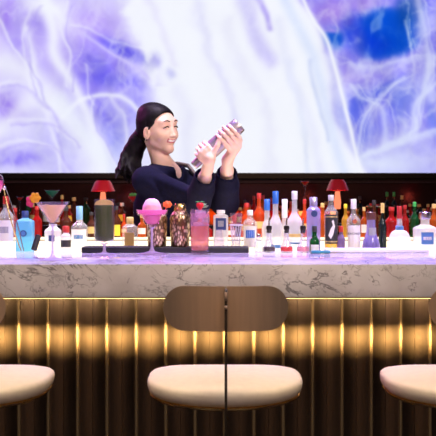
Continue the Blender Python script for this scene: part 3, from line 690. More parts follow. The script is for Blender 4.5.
# mixing glass + small flask on the mat
def cup(name, lab, px, top, wt, wb, tier, mat, cat='glass', rings=0):
    D, z0 = TIER[tier]; s = F/D; H = CAMZ+(195-top)/s-z0; Rt = wt/s/2; Rb2 = wb/s/2
    t = thing(name, lab, cat, ((px-218)/s, D+CAMY, z0))
    bm = B(); lathe(bm, [(0,0),(Rb2,0),(Rt,H),(Rt-.002,H),(Rb2-.002,.008),(0,.008)], 28); fin('bowl', bm, mat, t)
    if rings:
        bm = B(); 
        for z in (.62,): lathe(bm, [(Rt*.9+.002+(Rt*.1)*z,H*z),(Rt*.9+.004+(Rt*.1)*z,H*z+.003),(Rt*.9+.002+(Rt*.1)*z,H*z+.006)], 28)
        for k in range(12):
            a = 2*PI*k/12; tube(bm, [((Rb2+.001)*math.cos(a),(Rb2+.001)*math.sin(a),.004),((Rb2*.42+Rt*.58+.001)*math.cos(a+.5),(Rb2*.42+Rt*.58+.001)*math.sin(a+.5),H*.6)], .0012, 5)
        fin('cut_pattern', bm, M['frost'], t)
    return t
cup('mixing_glass', 'clear cut mixing glass with metal strainer on the bar mat', 236, 213, 12.5, 8, 'm', M['rimglass'], rings=1)
cup('spirit_measure', 'small clear conical measure in front of the white bottle with navy label', 219, 229, 7, 11.5, 'm', M['rimglass'], 'measuring glass')

# ------------------------------------------------------------------ the four cocktails
def stem_glass(root, prof_out, th, H0, stem_r, foot_r, mat=M['rimglass']):
    pass
def P_(px, py, D): return W(px, py, D)
def drink(name, lab, px, D, cat='cocktail'):
    return thing(name, lab, cat, ((px-218)/F*D, D+CAMY, 1.0972))
# martini
D = 3.18; s = F/D; t = drink('martini_glass', 'peach cocktail in a martini glass with orange flower garnish', 52.5, D)
zz = lambda py: CAMZ+(195-py)/s-1.0972
zr, zb = zz(202), zz(224.5); R = .0575
bm = B(); lathe(bm, [(0,.0008),(.045,.0008),(.046,.002),(.03,.004),(.010,.010),(.0045,.022),(.0035,.05),(.0038,zb-.006),(.008,zb)], 40); fin('stem', bm, M['stem'], t)
bm = B(); lathe(bm, [(0,zb+.001),(.008,zb),(R,zr),(R-.001,zr+.0005),(R-.0028,zr),(.006,zb+.005),(0,zb+.004)], 44); fin('glass', bm, M['rimglass'], t)
zl = zr-.010; rl = .007+(R-.003-.007)*(zl-zb-.004)/(zr-zb-.004)-.0012
bm = B(); lathe(bm, [(0,zb+.0055),(.006,zb+.0065),(rl,zl),(0,zl)], 40); fin('drink', bm, M['peach'], t)
bm = B(); ball(bm, (-R*1.0,0,zr+.012), .015, (1,.7,.8)); 
for k in range(6): a = k*PI/3; ball(bm, (-R*1.02+.012*math.cos(a), -.004, zr+.014+.012*math.sin(a)), .008, (1,.5,1))
fin('flower_garnish', bm, M['fruitorange'], t)
bm = B()
for k in range(5): a = k*2*PI/5; ball(bm, (-R*1.32+.008*math.cos(a), -.002, zr+.002+.012*math.sin(a)), .008, (1,.5,1.2))
fin('petal_garnish', bm, M['petal'], t)
# green goblet
D = 3.47; s = F/D; t = drink('green_cocktail', 'dark green cocktail in a straight goblet with citrus wheel on the rim', 104.3, D)
R = 10.3/s; zt = zz(199); zb = zz(243)
bm = B(); lathe(bm, [(0,.0008),(.047,.0008),(.048,.002),(.03,.004),(.010,.009),(.0055,.016),(.0055,zb-.008),(.014,zb-.002)], 40); fin('stem', bm, M['stem'], t)
bm = B(); lathe(bm, [(0,zb-.001),(.014,zb-.002),(R*.75,zb+.004),(R*.97,zb+.014),(R,zb+.028),(R,zt),(R-.0015,zt),(R-.0018,zb+.028),(R*.9,zb+.013),(0,zb+.004)], 40); fin('glass', bm, M['rimglass'], t)
zl = zz(205); bm = B(); lathe(bm, [(0,zb+.005),(R*.7,zb+.0085),(R*.9,zb+.017),(R-.0035,zb+.03),(R-.0035,zl),(0,zl)], 40); fin('drink', bm, M['greendrink'], t)
bm = B(); r_ = bmesh.ops.create_cone(bm, cap_ends=True, segments=28, radius1=R*.85, radius2=R*.85, depth=.005)
bmesh.ops.scale(bm, vec=(1.1,.62,1), verts=bm.verts); bmesh.ops.rotate(bm, cent=(0,0,0), matrix=Matrix.Rotation(math.radians(74), 3, 'X'), verts=bm.verts); bmesh.ops.translate(bm, vec=(0,-.004,zl+.001), verts=bm.verts); fin('citrus_wheel', bm, M['lime'], t)
# margarita
D = 3.52; s = F/D; t = drink('margarita', 'hot pink frozen margarita in a stepped coupe glass', 152, D)
zt = zz(209.5); z2 = zz(216.5); zb = zz(226.5); R = 16.3/s; r2 = 9.6/s
bm = B(); lathe(bm, [(0,.0008),(.056,.0008),(.057,.002),(.035,.004),(.012,.010),(.006,.022),(.0042,.04),(.0045,zb-.01),(.010,zb-.002)], 40); fin('stem', bm, M['stem'], t)
out = [(0,zb-.001),(.010,zb-.002),(r2*.7,zb+.008),(r2*.98,z2-.014),(r2,z2-.004),(r2*1.15,z2),(R*.93,z2+.007),(R,zt)]
bm = B(); lathe(bm, out+[(R-.002,zt),(R*.9,z2+.009),(r2*1.05,z2+.003),(r2*.93,z2-.006),(r2*.6,zb+.010),(0,zb+.004)], 44); fin('glass', bm, M['rimglass'], t)
bm = B(); lathe(bm, [(0,zb+.0055),(r2*.56,zb+.0115),(r2*.90,z2-.006),(r2*.98,z2+.004),(R*.87,z2+.011),(R*.93,zt-.002),(0,zt-.002)], 40); fin('drink', bm, M['hotpink'], t)
bm = B(); Rm = 9.5/s; zm = zt-.003; hm = zz(198.5)-zm
lathe(bm, [(Rm*1.05,zm)]+[(Rm*math.cos(u*PI/2)**.8, zm+hm*math.sin(u*PI/2)) for u in [i/8 for i in range(8)]]+[(0,zm+hm)], 32)
for v in bm.verts: v.co += Vector((random.uniform(-1,1),random.uniform(-1,1),random.uniform(-1,1)))*.0008
fin('foam', bm, M['foam'], t)
bm = B(); fx = 15.5/s
for k in range(7): a = k*2*PI/7; ball(bm, (fx+.011*math.cos(a), -.01, zt+.019+.008*math.sin(a)), .007, (1,.6,.9))
ball(bm, (fx,-.012,zt+.02), .008); tube(bm, [(fx,-.01,zt+.016),(R*.8,-.003,zt-.004)], .0015, 6); fin('flower_garnish', bm, M['flower'], t)
# highball
D = 3.52; s = F/D; t = drink('highball', 'tall salmon pink highball with ice and a strawberry on the rim', 199.8, D)
R = 9.6/s; zt = zz(209)
bm = B(); lathe(bm, [(0,.0008),(R*.93,.0008),(R*.96,.003),(R,zt),(R-.0018,zt),(R*.96-.003,.016),(R*.8,.013),(0,.013)], 40); fin('glass', bm, M['rimglass'], t)
bm = B(); zl = zz(226); lathe(bm, [(0,.0145),(R*.82,.0145),(R*.90,.018),(R*.945,zl),(0,zl)], 40); fin('drink', bm, M['salmon'], t)
bm = B(); lathe(bm, [(0,zl+.0005),(R*.945,zl+.0005),(R*.955,zz(213)),(0,zz(213))], 40); fin('soda_layer', bm, glass('pale_soda', (1,.85,.92), .25, (.95,.62,.72), .08, .6), t)
for k, (ax, az, rr) in enumerate(((.002,zz(214),.4),(-.006,zz(226),-.3),(.006,zz(236),.7))):
    bm = B(); box(bm, (ax, -.004, az), (.034,.034,.030), .004, Matrix.Rotation(rr, 3, 'Z')@Matrix.Rotation(.3*rr, 3, 'X')); fin('ice_cube', bm, M['ice'], t)
def strawberry(parent, c, r):
    bm = B(); lathe(bm, [(0,-r*1.25),(r*.3,-r*1.1),(r*.75,-r*.5),(r,0),(r*.95,r*.45),(r*.55,r*.8),(0,r*.85)], 20, c=c); so = fin('strawberry', bm, M['berry'], parent)
    bm = B()
    for k in range(6):
        a = k*PI/3; e = Vector((math.cos(a), math.sin(a), .35)); p = Vector(c)+Vector((0,0,r*.8))
        tube(bm, [p, p+e*r*.6, p+Vector((e.x,e.y,.1))*r*1.3], [r*.12,r*.25,r*.03], 6, flat=.35)
    fin('leaves', bm, M['leaf'], so)
strawberry(t, (.001, -.012, zz(205.5)), .0145)
bm = B()
for k, (dx, dz, L) in enumerate(((.02,.012,.02),(.028,.004,.02),(.022,-.002,.018),(.012,.014,.014))):
    tube(bm, [(.008,-.01,zt+.004),(dx*.8,-.012,zt+.008+dz*.7),(dx+.006,-.01,zt+.008+dz)], [.001,.005,.001], 6, flat=.4)
fin('mint_sprig', bm, pmat('pale_leaf', (.35,.5,.3), .5), t)
# balloon glass at the left edge
D = 3.35; s = F/D; t = drink('balloon_glass', 'pink drink in a balloon glass cut off by the left edge', -9.5, D)
Rg = 13.5/s; zc = zz(183)
bm = B(); lathe(bm, [(0,.0008),(.04,.0008),(.041,.002),(.02,.005),(.005,.014),(.004,zc-Rg*1.05)]+[(max(Rg*math.cos(a),.006), zc+Rg*1.02*math.sin(a)) for a in [-PI/2+.15+i*(PI/2+.55)/10 for i in range(11)]], 36); fin('glass', bm, M['rimglass'], t)
bm = B(); lathe(bm, [(0,zc-Rg*.95)]+[(Rg*.93*math.cos(a), zc+Rg*.95*math.sin(a)) for a in [-PI/2+.2+i*(PI/2)/8 for i in range(9)]]+[(0,zc+Rg*.19)], 32); fin('drink', bm, M['hotpink'], t)

# ------------------------------------------------------------------ back bar things
KT = 1.15
def red_lamp(px, top, wpx, lab):
    D = 5.3; s = F/D; H = CAMZ+(195-top)/s-KT; R = wpx/s/2
    t = thing('table_lamp', lab, 'lamp', ((px-218)/s, D+CAMY, KT), 'red lamps on the back bar')
    bm = B(); lathe(bm, [(0,0),(.04,0),(.042,.006),(.012,.012),(.010,H*.35),(0,H*.35)], 24); fin('base', bm, M['dark_rod'], t)
    bm = B(); lathe(bm, [(0,H*.35),(.017,H*.35),(.020,H*.5),(.013,H*.74),(0,H*.74)], 24); fin('bulb_tube', bm, M['lampglow'], t)
    bm = B(); lathe(bm, [(0,H),(R*.55,H),(R*.7,H*.95),(R,H*.76),(R-.004,H*.755),(R*.66,H*.93),(0,H*.96)], 32); fin('lamp_shade', bm, M['lampred'], t)
    l = bpy.data.lights.new('lamp_bulb', 'POINT'); l.energy = .6; l.color = (1,.18,.08); l.shadow_soft_size = .02
    o = bpy.data.objects.new('lamp_bulb', l); COL.objects.link(o); o.location = ((px-218)/s, D+CAMY-.05, KT+H*.6)
red_lamp(103, 180.5, 24, 'red mushroom table lamp glowing behind the green drink')
red_lamp(337.5, 179.5, 22, 'red mushroom table lamp glowing behind the bird label bottle')
red_lamp(466, 180, 24, 'added unseen red table lamp beyond the right end of the view')  # extra lamp out of view, added to redden the wall at the right
def small_martini(px, top, wpx, mat, lab, garnish=None):
    D = 5.3; s = F/D; H = CAMZ+(195-top)/s-KT; R = wpx/s/2
    t = thing('cocktail_glass', lab, 'cocktail', ((px-218)/s, D+CAMY, KT))
    bm = B(); lathe(bm, [(0,.001),(.032,.001),(.03,.003),(.004,.008),(.003,H-R*1.25),(R,H),(R-.002,H),(0,H-R*1.15)], 28); fin('glass', bm, M['rimglass'], t)
    bm = B(); lathe(bm, [(0,H-R*1.12),(R*.92,H-.004),(0,H-.004)], 28); fin('drink', bm, mat, t)
    if garnish:
        bm = B()
        for k in range(5): ball(bm, (.008*(k-2), -.004, H+.006+.004*(k%2)), .008); 
        fin('garnish', bm, garnish, t)
small_martini(52, 190, 15, M['cyanliq'], 'small green cocktail glowing on the back bar above the martini glass')
small_martini(133.5, 196, 12, M['redmart'], 'red cocktail with green garnish on the back bar beside the ponytail', M['leaf'])
small_martini(305, 181, 9, M['redmart'], 'slim dark pink cocktail on the back bar behind the violet bottle')
small_martini(20, 197, 7, M['redmart'], 'small red cocktail on the back bar above the pale blue gin bottle')
def kb(px, top, w, mk, lab, cap):
    bottle(lab, px, top, w, 'k2', M[mk], .55, .4, .2, cap=cap, caph=.14, group='bottles on the back bar')
kb(387, 192, 6, 'darkglass', 'dark back bar bottle with green top, left of the pair', M['greencap'])
kb(394, 192, 6, 'darkglass', 'dark back bar bottle with green top, right of the pair', M['greencap'])
kb(28, 196, 6, 'greensp', 'small green bottle on the back bar left of the martini rim', M['greencap'])
others = [(-8,'brownsp'),(9,'redsp'),(40,'brownsp'),(62,'redsp'),(74,'brownsp'),(86,'greensp'),(118,'redsp'),(145,'brownsp'),(160,'amber'),(176,'redsp'),(190,'brownsp'),(201,'orange'),(212,'amber'),(224,'redsp'),(236,'orange'),(245,'amber'),(254,'redsp'),(263,'amber'),(272,'redsp'),(281,'brownsp'),(291,'orange'),(316,'brownsp'),(326,'redsp'),(351,'brownsp'),(360,'darkglass'),(368,'redsp'),(402,'brownsp'),(410,'redsp'),(419,'darkglass'),(428,'redsp'),(437,'brownsp')]
words = {'brownsp':'brown','redsp':'red','greensp':'green','amber':'amber','orange':'orange','darkglass':'near black'}
near = lambda px: 'left of the martini rim' if px < 36 else 'behind the martini glass' if px < 70 else 'left of the green drink' if px < 100 else 'right of the left red lamp' if px < 130 else 'behind the bartender' if px < 196 else 'behind the raised elbows' if px < 240 else 'behind the orange bottles' if px < 265 else 'behind the blue capped vodkas' if px < 290 else 'left of the right red lamp' if px < 330 else 'behind the rum bottle' if px < 365 else 'behind the flared decanter' if px < 380 else 'above the round white bottle' if px < 412 else 'above the square tequila bottle'
grp = {}
for px, mk in others: grp.setdefault((mk, near(px)), []).append(px)
nth = ['leftmost', 'second from left', 'third from left', 'fourth from left']
for px, mk in others:
    top = 198+random.uniform(-4, 8); g_ = grp[(mk, near(px))]
    ex = f', {nth[g_.index(px)]} of its colour' if len(g_) > 1 else ''
    kb(px, top, random.uniform(6, 9), mk, f'{words[mk]} bottle on the back bar {near(px)}{ex}', random.choice([M['redcap'], M['ink'], M['goldlabel']]))
front_row = [(0,'amber'),(14,'brownsp'),(33,'redsp'),(47,'brownsp'),(57,'amber'),(69,'redsp'),(80,'brownsp'),(122,'brownsp'),(139,'redsp'),(193,'orange'),(206,'amber'),(217,'orange'),(228,'amber'),(240,'redsp'),(249,'yellowsp'),(258,'amber'),(267,'orange'),(277,'amber'),(287,'redsp'),(297,'amber'),(310,'redsp'),(319,'orange'),(348,'amber'),(357,'yellowsp'),(371,'brownsp'),(378,'redsp'),(399,'amber'),(407,'greensp'),(424,'redsp'),(432,'brownsp')]
words['yellowsp'] = 'yellow'; grp = {}
for px, mk in front_row: grp.setdefault((mk, near(px)), []).append(px)
for px, mk in front_row:
    g_ = grp[(mk, near(px))]; ex = f', {nth[g_.index(px)]} of its colour' if len(g_) > 1 else ''
    bottle(f'short {words[mk]} back bar bottle {near(px)}{ex}', px, 206+random.uniform(-4,5), random.uniform(7,9), 'k', M[mk], .5, .4, .2, cap=random.choice([M['redcap'], M['goldlabel'], M['white']]), caph=.16, labels=((random.choice([M['white'], M['goldlabel'], M['yellowlabel']]), .15, .45, .9),), group='short bottles on the back bar')
# brass tap
D = 5.1; s = F/D; t = thing('brass_tap', 'brass T-shaped tap on the back bar above the black green bottle', 'tap', ((381-218)/s, 2.25, KT))
bm = B(); lathe(bm, [(0,0),(.025,0),(.026,.006),(.010,.012),(.009,.10),(.012,.104),(0,.11)], 20); fin('stem', bm, M['brass'], t)
bm = B(); tube(bm, [(-.045,0,.102),(.045,0,.102)], .006, 10); ball(bm, (-.047,0,.102), .009); ball(bm, (.047,0,.102), .009); fin('crossbar', bm, M['brass'], t)

# ------------------------------------------------------------------ the bartender (implicit surfaces -> one mesh)
class Field:
    def __init__(s, lo, hi, h):
        s.lo = np.array(lo, float); s.h = h; s.n = np.ceil((np.array(hi)-s.lo)/h).astype(int)+1
        s.F = np.full(s.n, .2, np.float32); s.ax = [s.lo[i]+h*np.arange(s.n[i]) for i in range(3)]
    def win(s, lo, hi, m):
        a = np.clip(np.floor((np.array(lo)-m-s.lo)/s.h).astype(int), 0, s.n); b = np.clip(np.ceil((np.array(hi)+m-s.lo)/s.h).astype(int)+1, 0, s.n)
        sl = tuple(slice(a[i], b[i]) for i in range(3))
        g = np.meshgrid(*[s.ax[i][sl[i]] for i in range(3)], indexing='ij', sparse=True); return sl, g
    def comb(s, sl, d, k, mode):
        A = s.F[sl]; d = d.astype(np.float32)
        if mode == 'u':
            h = np.clip(k-np.abs(A-d), 0, None)/k; s.F[sl] = np.minimum(A, d)-h*h*k/4
        elif mode == 's':
            d = -d; h = np.clip(k-np.abs(A-d), 0, None)/k; s.F[sl] = np.maximum(A, d)+h*h*k/4
        else:
            h = np.clip(k-np.abs(A-d), 0, None)/k; s.F[sl] = np.maximum(A, d)+h*h*k/4
    def cap(s, a, b, ra, rb=None, k=.012, mode='u'):
        a = np.array(a, float); b = np.array(b, float); rb = ra if rb is None else rb; R = max(ra, rb)
        sl, (X, Y, Z) = s.win(np.minimum(a, b)-R, np.maximum(a, b)+R, k+.02)
        d = b-a; q = max(d@d, 1e-9); t = np.clip(((X-a[0])*d[0]+(Y-a[1])*d[1]+(Z-a[2])*d[2])/q, 0, 1)
        dist = np.sqrt((X-a[0]-t*d[0])**2+(Y-a[1]-t*d[1])**2+(Z-a[2]-t*d[2])**2)-(ra+(rb-ra)*t)
        s.comb(sl, dist, k, mode)
    def ell(s, c, r, axes=None, k=.012, mode='u'):
        c = np.array(c, float); r = np.array(r, float); R = r.max(); A = np.eye(3) if axes is None else np.array(axes, float)
        sl, (X, Y, Z) = s.win(c-R, c+R, k+.02); X, Y, Z = X-c[0], Y-c[1], Z-c[2]
        u = [(X*A[i][0]+Y*A[i][1]+Z*A[i][2]) for i in range(3)]
        k0 = np.sqrt(sum((u[i]/r[i])**2 for i in range(3))); k1 = np.sqrt(sum((u[i]/r[i]**2)**2 for i in range(3)))+1e-9
        s.comb(sl, k0*(k0-1)/k1, k, mode)
    def mesh(s, name, mats, parent, matfn=None):
        Fd = s.F; S = Fd < 0; n = np.array(Fd.shape); cn = n-1
        def c(o, A): return A[o[0]:o[0]+cn[0], o[1]:o[1]+cn[1], o[2]:o[2]+cn[2]]
        cor = [(i,j,k) for i in (0,1) for j in (0,1) for k in (0,1)]
        tot = sum(c(o, S).astype(np.int8) for o in cor); act = (tot > 0) & (tot < 8)
        I = np.argwhere(act); vid = np.full(cn, -1, np.int64); vid[act] = np.arange(len(I))
        P = np.zeros((len(I), 3)); cntv = np.zeros(len(I))
        for a in cor:
            for ax in range(3):
                if a[ax]: continue
                b = list(a); b[ax] = 1
                fa = Fd[tuple((I+a).T)]; fb = Fd[tuple((I+b).T)]; m = (fa < 0) != (fb < 0)
                t = np.where(m, fa/np.where(m, fa-fb, 1), 0); p = np.tile(np.array(a, float), (len(I), 1)); p[:, ax] += t
                P[m] += p[m]; cntv[m] += 1
        V = s.lo+(I+P/cntv[:, None])*s.h; Q = []
        for ax in range(3):
            o1, o2 = [(1,2),(2,0),(0,1)][ax]
            a = [slice(None)]*3; b = [slice(None)]*3; a[ax] = slice(0, -1); b[ax] = slice(1, None)
            A_, B_ = S[tuple(a)], S[tuple(b)]; E = np.argwhere(A_ != B_); inside = A_[tuple(E.T)]
            ok = (E[:, o1] > 0) & (E[:, o2] > 0) & (E[:, o1] < cn[o1]) & (E[:, o2] < cn[o2]) & (E[:, ax] < cn[ax]); E = E[ok]; inside = inside[ok]
            def g(d1, d2):
                T = E.copy(); T[:, o1] -= d1; T[:, o2] -= d2; return vid[tuple(T.T)]
            q = np.stack([g(0,0), g(1,0), g(1,1), g(0,1)], 1); q[~inside] = q[~inside][:, ::-1]; Q.append(q)
        Q = np.concatenate(Q); Q = Q[(Q >= 0).all(1)]
        me = bpy.data.meshes.new(name); me.from_pydata(V.tolist(), [], Q.tolist()); me.validate()
        for m in mats: me.materials.append(m)
        me.polygons.foreach_set('use_smooth', [True]*len(me.polygons))
        if matfn is not None and len(me.polygons) == len(Q):
            me.polygons.foreach_set('material_index', matfn(V[Q].mean(1)).astype(np.int32))
        me.update(); o = bpy.data.objects.new(name, me); COL.objects.link(o)
        if parent: o.parent = parent; o.matrix_parent_inverse = Matrix.Translation(-Vector(parent.location))
        return o
V3 = lambda v: np.array(v, float)
def person():
    yaw = math.radians(50)
    f = V3((math.sin(yaw), -math.cos(yaw), 0)); r = V3((-math.cos(yaw), -math.sin(yaw), 0)); u = V3((0,0,1.))
    tilt = math.radians(-4); f = f*math.cos(tilt)+u*math.sin(tilt); u = np.cross(r, f); u = u if u[2] > 0 else -u
    rl = math.radians(5); u, r = u*math.cos(rl)-r*math.sin(rl)*(-1), r*math.cos(rl)-u*math.sin(rl)   # slight lean of the head
    u /= np.linalg.norm(u); r = r-(r@u)*u; r /= np.linalg.norm(r)
    Hc = V3(W(158, 130, 4.1)); AX = [f, r, u]
    HS = .94
    H = lambda a, b, c: Hc+(f*a+r*b+u*c)*HS
    ty = math.radians(52); tf = V3((math.sin(ty), -math.cos(ty), 0)); tr = V3((-math.cos(ty), -math.sin(ty), 0)); Z = V3((0,0,1))
    shN, shF = V3((-.315,1.005,1.385)), V3((-.150,1.225,1.378)); mid = (shN+shF)/2; neck0 = mid+V3((.005,-.005,.055))
    elN, elF = V3((-.090,.915,1.290)), V3((.032,.995,1.288))
    wrN, wrF = V3(W(207.5, 169, 3.75)), V3(W(227.5, 160, 3.80))
    # ---- shaker in her hands
    S0, S1 = V3(W(193.5, 166, 3.74)), V3(W(239.5, 124.5, 3.74)); e = (S1-S0); L = np.linalg.norm(e); e /= L
    cam = V3((0,-1,0)); nup = np.cross(e, cam); nup = nup if nup[2] > 0 else -nup
    sh = thing('hand_held_shaker', 'brushed steel cocktail shaker held tilted in both hands of the bartender', 'shaker', tuple((S0+S1)/2))
    rotm = Vector(e).to_track_quat('Z', 'Y').to_matrix().to_4x4()
    R = .035
    def sp(nm, prof, m):
        bm = B(); lathe(bm, prof, 36); bmesh.ops.transform(bm, matrix=rotm, verts=bm.verts); o = fin(nm, bm, m, sh); return o
    h = L/2
    sp('cap', [(0,-h),(.014,-h),(.0175,-h+.004),(.0185,-h+.034),(.012,-h+.036),(0,-h+.036)], M['satin'])
    sp('strainer_top', [(0,-h+.036),(.019,-h+.036),(.023,-h+.048),(R*.97,-h+.072),(R*1.02,-h+.082),(R*1.02,-h+.088),(0,-h+.088)], M['satin'])
    sp('body', [(0,-h+.0885),(R*.99,-h+.0885),(R,-h+.1),(R*.93,h-.02),(R*.90,h-.004),(R*.86,h),(R*.7,h),(R*.66,h-.004),(0,h-.004)], M['satin'])
    root = thing('person', 'smiling bartender in a navy sweater with black ponytail shaking a cocktail', 'person', (float(mid[0]), float(mid[1]), 0))
    # ---- skin
    B_ = Field((-.44,.55,1.10), (.14,1.36,1.76), .0029)
    B_.ell(H(-.012,0,.030), (0.0884,0.0696,0.0771), AX, .02)
    B_.ell(H(.022,0,-.012), (0.0658,0.0583,0.0752), AX, .03)
    B_.ell(H(.028,0,-.048), (.052,.044,.044), AX, .022)
    B_.cap(H(.066,0,-.088), H(.010,.040,-.058), .012, .014, .02); B_.cap(H(.066,0,-.088), H(.010,-.040,-.058), .012, .014, .02)
    B_.ell(H(.070,0,-.087), (.017,.020,.014), AX, .018)
    for s in (-1,1):
        B_.ell(H(.063,s*.034,-.022), (0.0226,0.0207,0.0188), AX, .025)
        B_.ell(H(.068,s*.030,.040), (0.0150,0.0207,0.0094), AX, .02)      # brow
    for s in (-1,1): B_.ell(H(.097,s*.031,.015), (0.0150,0.0150,0.0075), AX, .012, 's')   # eye hollows
    for s in (-1,1): B_.ell(H(.075,s*.031,.014), (0.0122,0.0141,0.0094), AX, .006)        # closed lids
    B_.cap(H(.084,0,.016), H(.100,0,-.021), .0065, .0080, .012)
    B_.ell(H(.100,0,-.024), (0.0103,0.0094,0.0075), AX, .008)
    for s in (-1,1): B_.ell(H(.093,s*.010,-.027), (0.0085,0.0066,0.0056), AX, .006)
    B_.ell(H(.084,0,-.044), (0.0113,0.0207,0.0047), AX, .008); B_.ell(H(.081,0,-.057), (0.0113,0.0160,0.0052), AX, .008)
    for s in (-1,1):
        B_.ell(H(.000,s*.077,-.012), (.017,.010,.028), AX, .005); B_.ell(H(.006,s*.087,-.009), (.009,.007,.017), AX, .004, 's')
    B_.cap(H(-.030,0,-.045), neck0-V3((.004,0,.02)), .040, .045, .018)
    B_.cap(neck0-V3((0,0,.045)), mid-V3((0,0,.10)), .070, .10, .05)
    for a, el, wr in ((shN,elN,wrN),(shF,elF,wrF)):
        B_.cap(mid+(a-mid)*.25+V3((0,0,.005)), a-V3((0,0,.006)), .045, .042, .04); B_.cap(a, el, .038, .032, .02); B_.cap(el, wr*.75+el*.25, .033, .026, .012); B_.cap(wr*.75+el*.25, wr, .026, .0205, .012)
    B_.ell(mid+V3((0,.03,-.17)), (.09,.14,.09), [tf,tr,Z], .05)
    # near hand: palm on the lens side, fingers over the top
    ctr = lambda d: S0+e*d
    RR = .027
    pc = ctr(.066)+cam*(RR+.012)-nup*.004
    B_.cap(wrN, pc-nup*.020, .021, .024, .016)
    B_.ell(pc, (.034,.033,.013), [e,nup,cam], .012)
    for i, (o, ln) in enumerate(((.030,1.0),(.011,1.08),(-.008,1.0),(-.026,.85))):
        c0 = ctr(.066+o*.98); r0 = .0095-.0006*i; g = [.032,.026,.022,.020][i] if False else (.033 if o > -.01 else .026)
        p0 = c0+cam*(g+.004)+nup*.018; p1 = c0+cam*(g*.72)+nup*(g*.95); p2 = c0-cam*.006*ln+nup*(g+.008)*ln; p3 = c0-cam*(.024*ln)+nup*(g*.75)
        B_.cap(pc+e*o*.9+nup*.01, p0, r0*1.05, r0, .008); B_.cap(p0, p1, r0, r0*.95, .003); B_.cap(p1, p2, r0*.95, r0*.88, .003); B_.cap(p2, p3, r0*.88, r0*.75, .003)
    tb0 = pc+e*.022-nup*.012; tb1 = ctr(.066+.058)+cam*(R+.010)-nup*.006; tb2 = ctr(.066+.082)+cam*(R+.007)+nup*.008
    B_.cap(pc-nup*.012, tb0, .014, .0125, .008); B_.cap(tb0, tb1, .0125, .0105, .004); B_.cap(tb1, tb2, .0105, .0085, .003)
    # far hand: palm below and behind, fingers across the front
    pc = ctr(.182)-nup*(R+.013)-cam*.006
    B_.cap(wrF, pc-nup*.006, .021, .023, .016)
    B_.ell(pc, (.036,.014,.030), [e,nup,cam], .012)
    for i, o in enumerate((-.032,-.012,.009,.029)):
        c0 = ctr(.184+o); r0 = (.0088,.0096,.0096,.0080)[i]; ln = (.9,1.05,1.08,.85)[i]
        p0 = c0+cam*.024-nup*(R+.004); p1 = c0+cam*(R+.010)-nup*.012; p2 = c0+cam*(R+.0085)+nup*.012*ln; p3 = c0+cam*(R*.72)+nup*(R*.78+.004)*ln
        B_.cap(pc+e*(o*.9)+cam*.004, p0, r0*1.05, r0*1.02, .008); B_.cap(p0, p1, r0*1.02, r0, .003); B_.cap(p1, p2, r0, r0*.9, .003); B_.cap(p2, p3, r0*.9, r0*.75, .003)
    tb1 = ctr(.150)-cam*(R+.008)-nup*.004; tb2 = ctr(.140)-cam*(R+.002)+nup*.022
    B_.cap(pc-e*.02-cam*.01, tb1, .013, .011, .006); B_.cap(tb1, tb2, .011, .0088, .004)
    def facemat(C):
        q = (C-Hc)/HS; a, b, c = q@f, q@r, q@u; m = np.zeros(len(C)); fr = a > .045
        bb = b; cc = c+.0500-8.0*bb*bb
        m[fr & (abs(cc) < .0088) & (abs(bb) < .029)] = 1
        m[fr & (abs(cc-.001) < .0042) & (abs(bb) < .0235)] = 2
        return m
    B_.mesh('body', [M['skin'], M['lip'], M['teeth']], root, facemat)
    def skin_at(b, c):
        """front surface of the face at side offset b and height c"""
        for a in np.arange(.13, .02, -.0008):
            p = H(a, b, c); i = np.round((p-B_.lo)/B_.h).astype(int)
            if B_.F[tuple(i)] < 0: return p+f*.0012
        return H(.06, b, c)
    inv = Matrix.Translation(-Vector(root.location))
    def rp(o): o.parent = root; o.matrix_parent_inverse = inv; return o
    for s in (-1,1):
        bm = B(); pts = []
        for k in range(8):
            v = k/7; pts.append(Vector(skin_at(s*(.016+.031*v), .014+.006*math.sin(PI*v)-.003*v)))
        tube(bm, pts, [.0012]+[.0026]*6+[.0012], 6); rp(fin('eyelashes', bm, M['hair']))
        bm = B(); pts = []
        for k in range(8):
            v = k/7; pts.append(Vector(skin_at(s*(.014+.036*v), .041+.007*math.sin(PI*v*.9)-.003*v)))
        tube(bm, pts, [.0015]+[.0028]*5+[.0022,.001], 6); rp(fin('eyebrow', bm, pmat('brow_hair', (.05,.025,.02), .6)))
    # ---- hair
    Hf = Field((-.50,.90,1.30), (-.10,1.42,1.80), .0035)
    Hf.ell(H(-.016,0,.038), (0.0959,0.0780,0.0818), AX, .02)
    Hf.ell(H(-.040,.005,.084), (.058,.056,.040), AX, .02)
    Hf.ell(H(-.030,0,-.008), (0.0705,0.0733,0.0470), AX, .02)
    # cut the face out
    Xg = np.meshgrid(*Hf.ax, indexing='ij', sparse=True)
    q0, q1, q2 = Xg[0]-Hc[0], Xg[1]-Hc[1], Xg[2]-Hc[2]
    dot = lambda v: q0*v[0]+q1*v[1]+q2*v[2]
    a_, b_, c_ = dot(f), dot(r), dot(u)
    pl = (a_-.61*c_-.0095-.05*np.clip(.03-np.abs(b_+.01), 0, .03))/1.17
    Hf.F = np.maximum(Hf.F, pl.astype(np.float32))
    pl2 = (a_+.016-.35*(c_+.03)); low = np.where(c_ < .018, pl2, -1).astype(np.float32)      # behind the ears
    Hf.F = np.maximum(Hf.F, low)
    Hf.cap(H(.030,.066,.036), H(.012,.077,.004), .008, .004, .015)
    tail = [H(-.080,.0,.006), V3(W(138,142,4.15)), V3(W(133.5,151,4.17)), V3(W(131,160,4.17)), V3(W(129.5,167,4.15)), V3(W(131,172,4.13))]; tr_ = [.034,.040,.041,.037,.026,.012]
    for i in range(5): Hf.cap(tail[i], tail[i+1], tr_[i], tr_[i+1], .012)
    rs = np.random.RandomState(3)
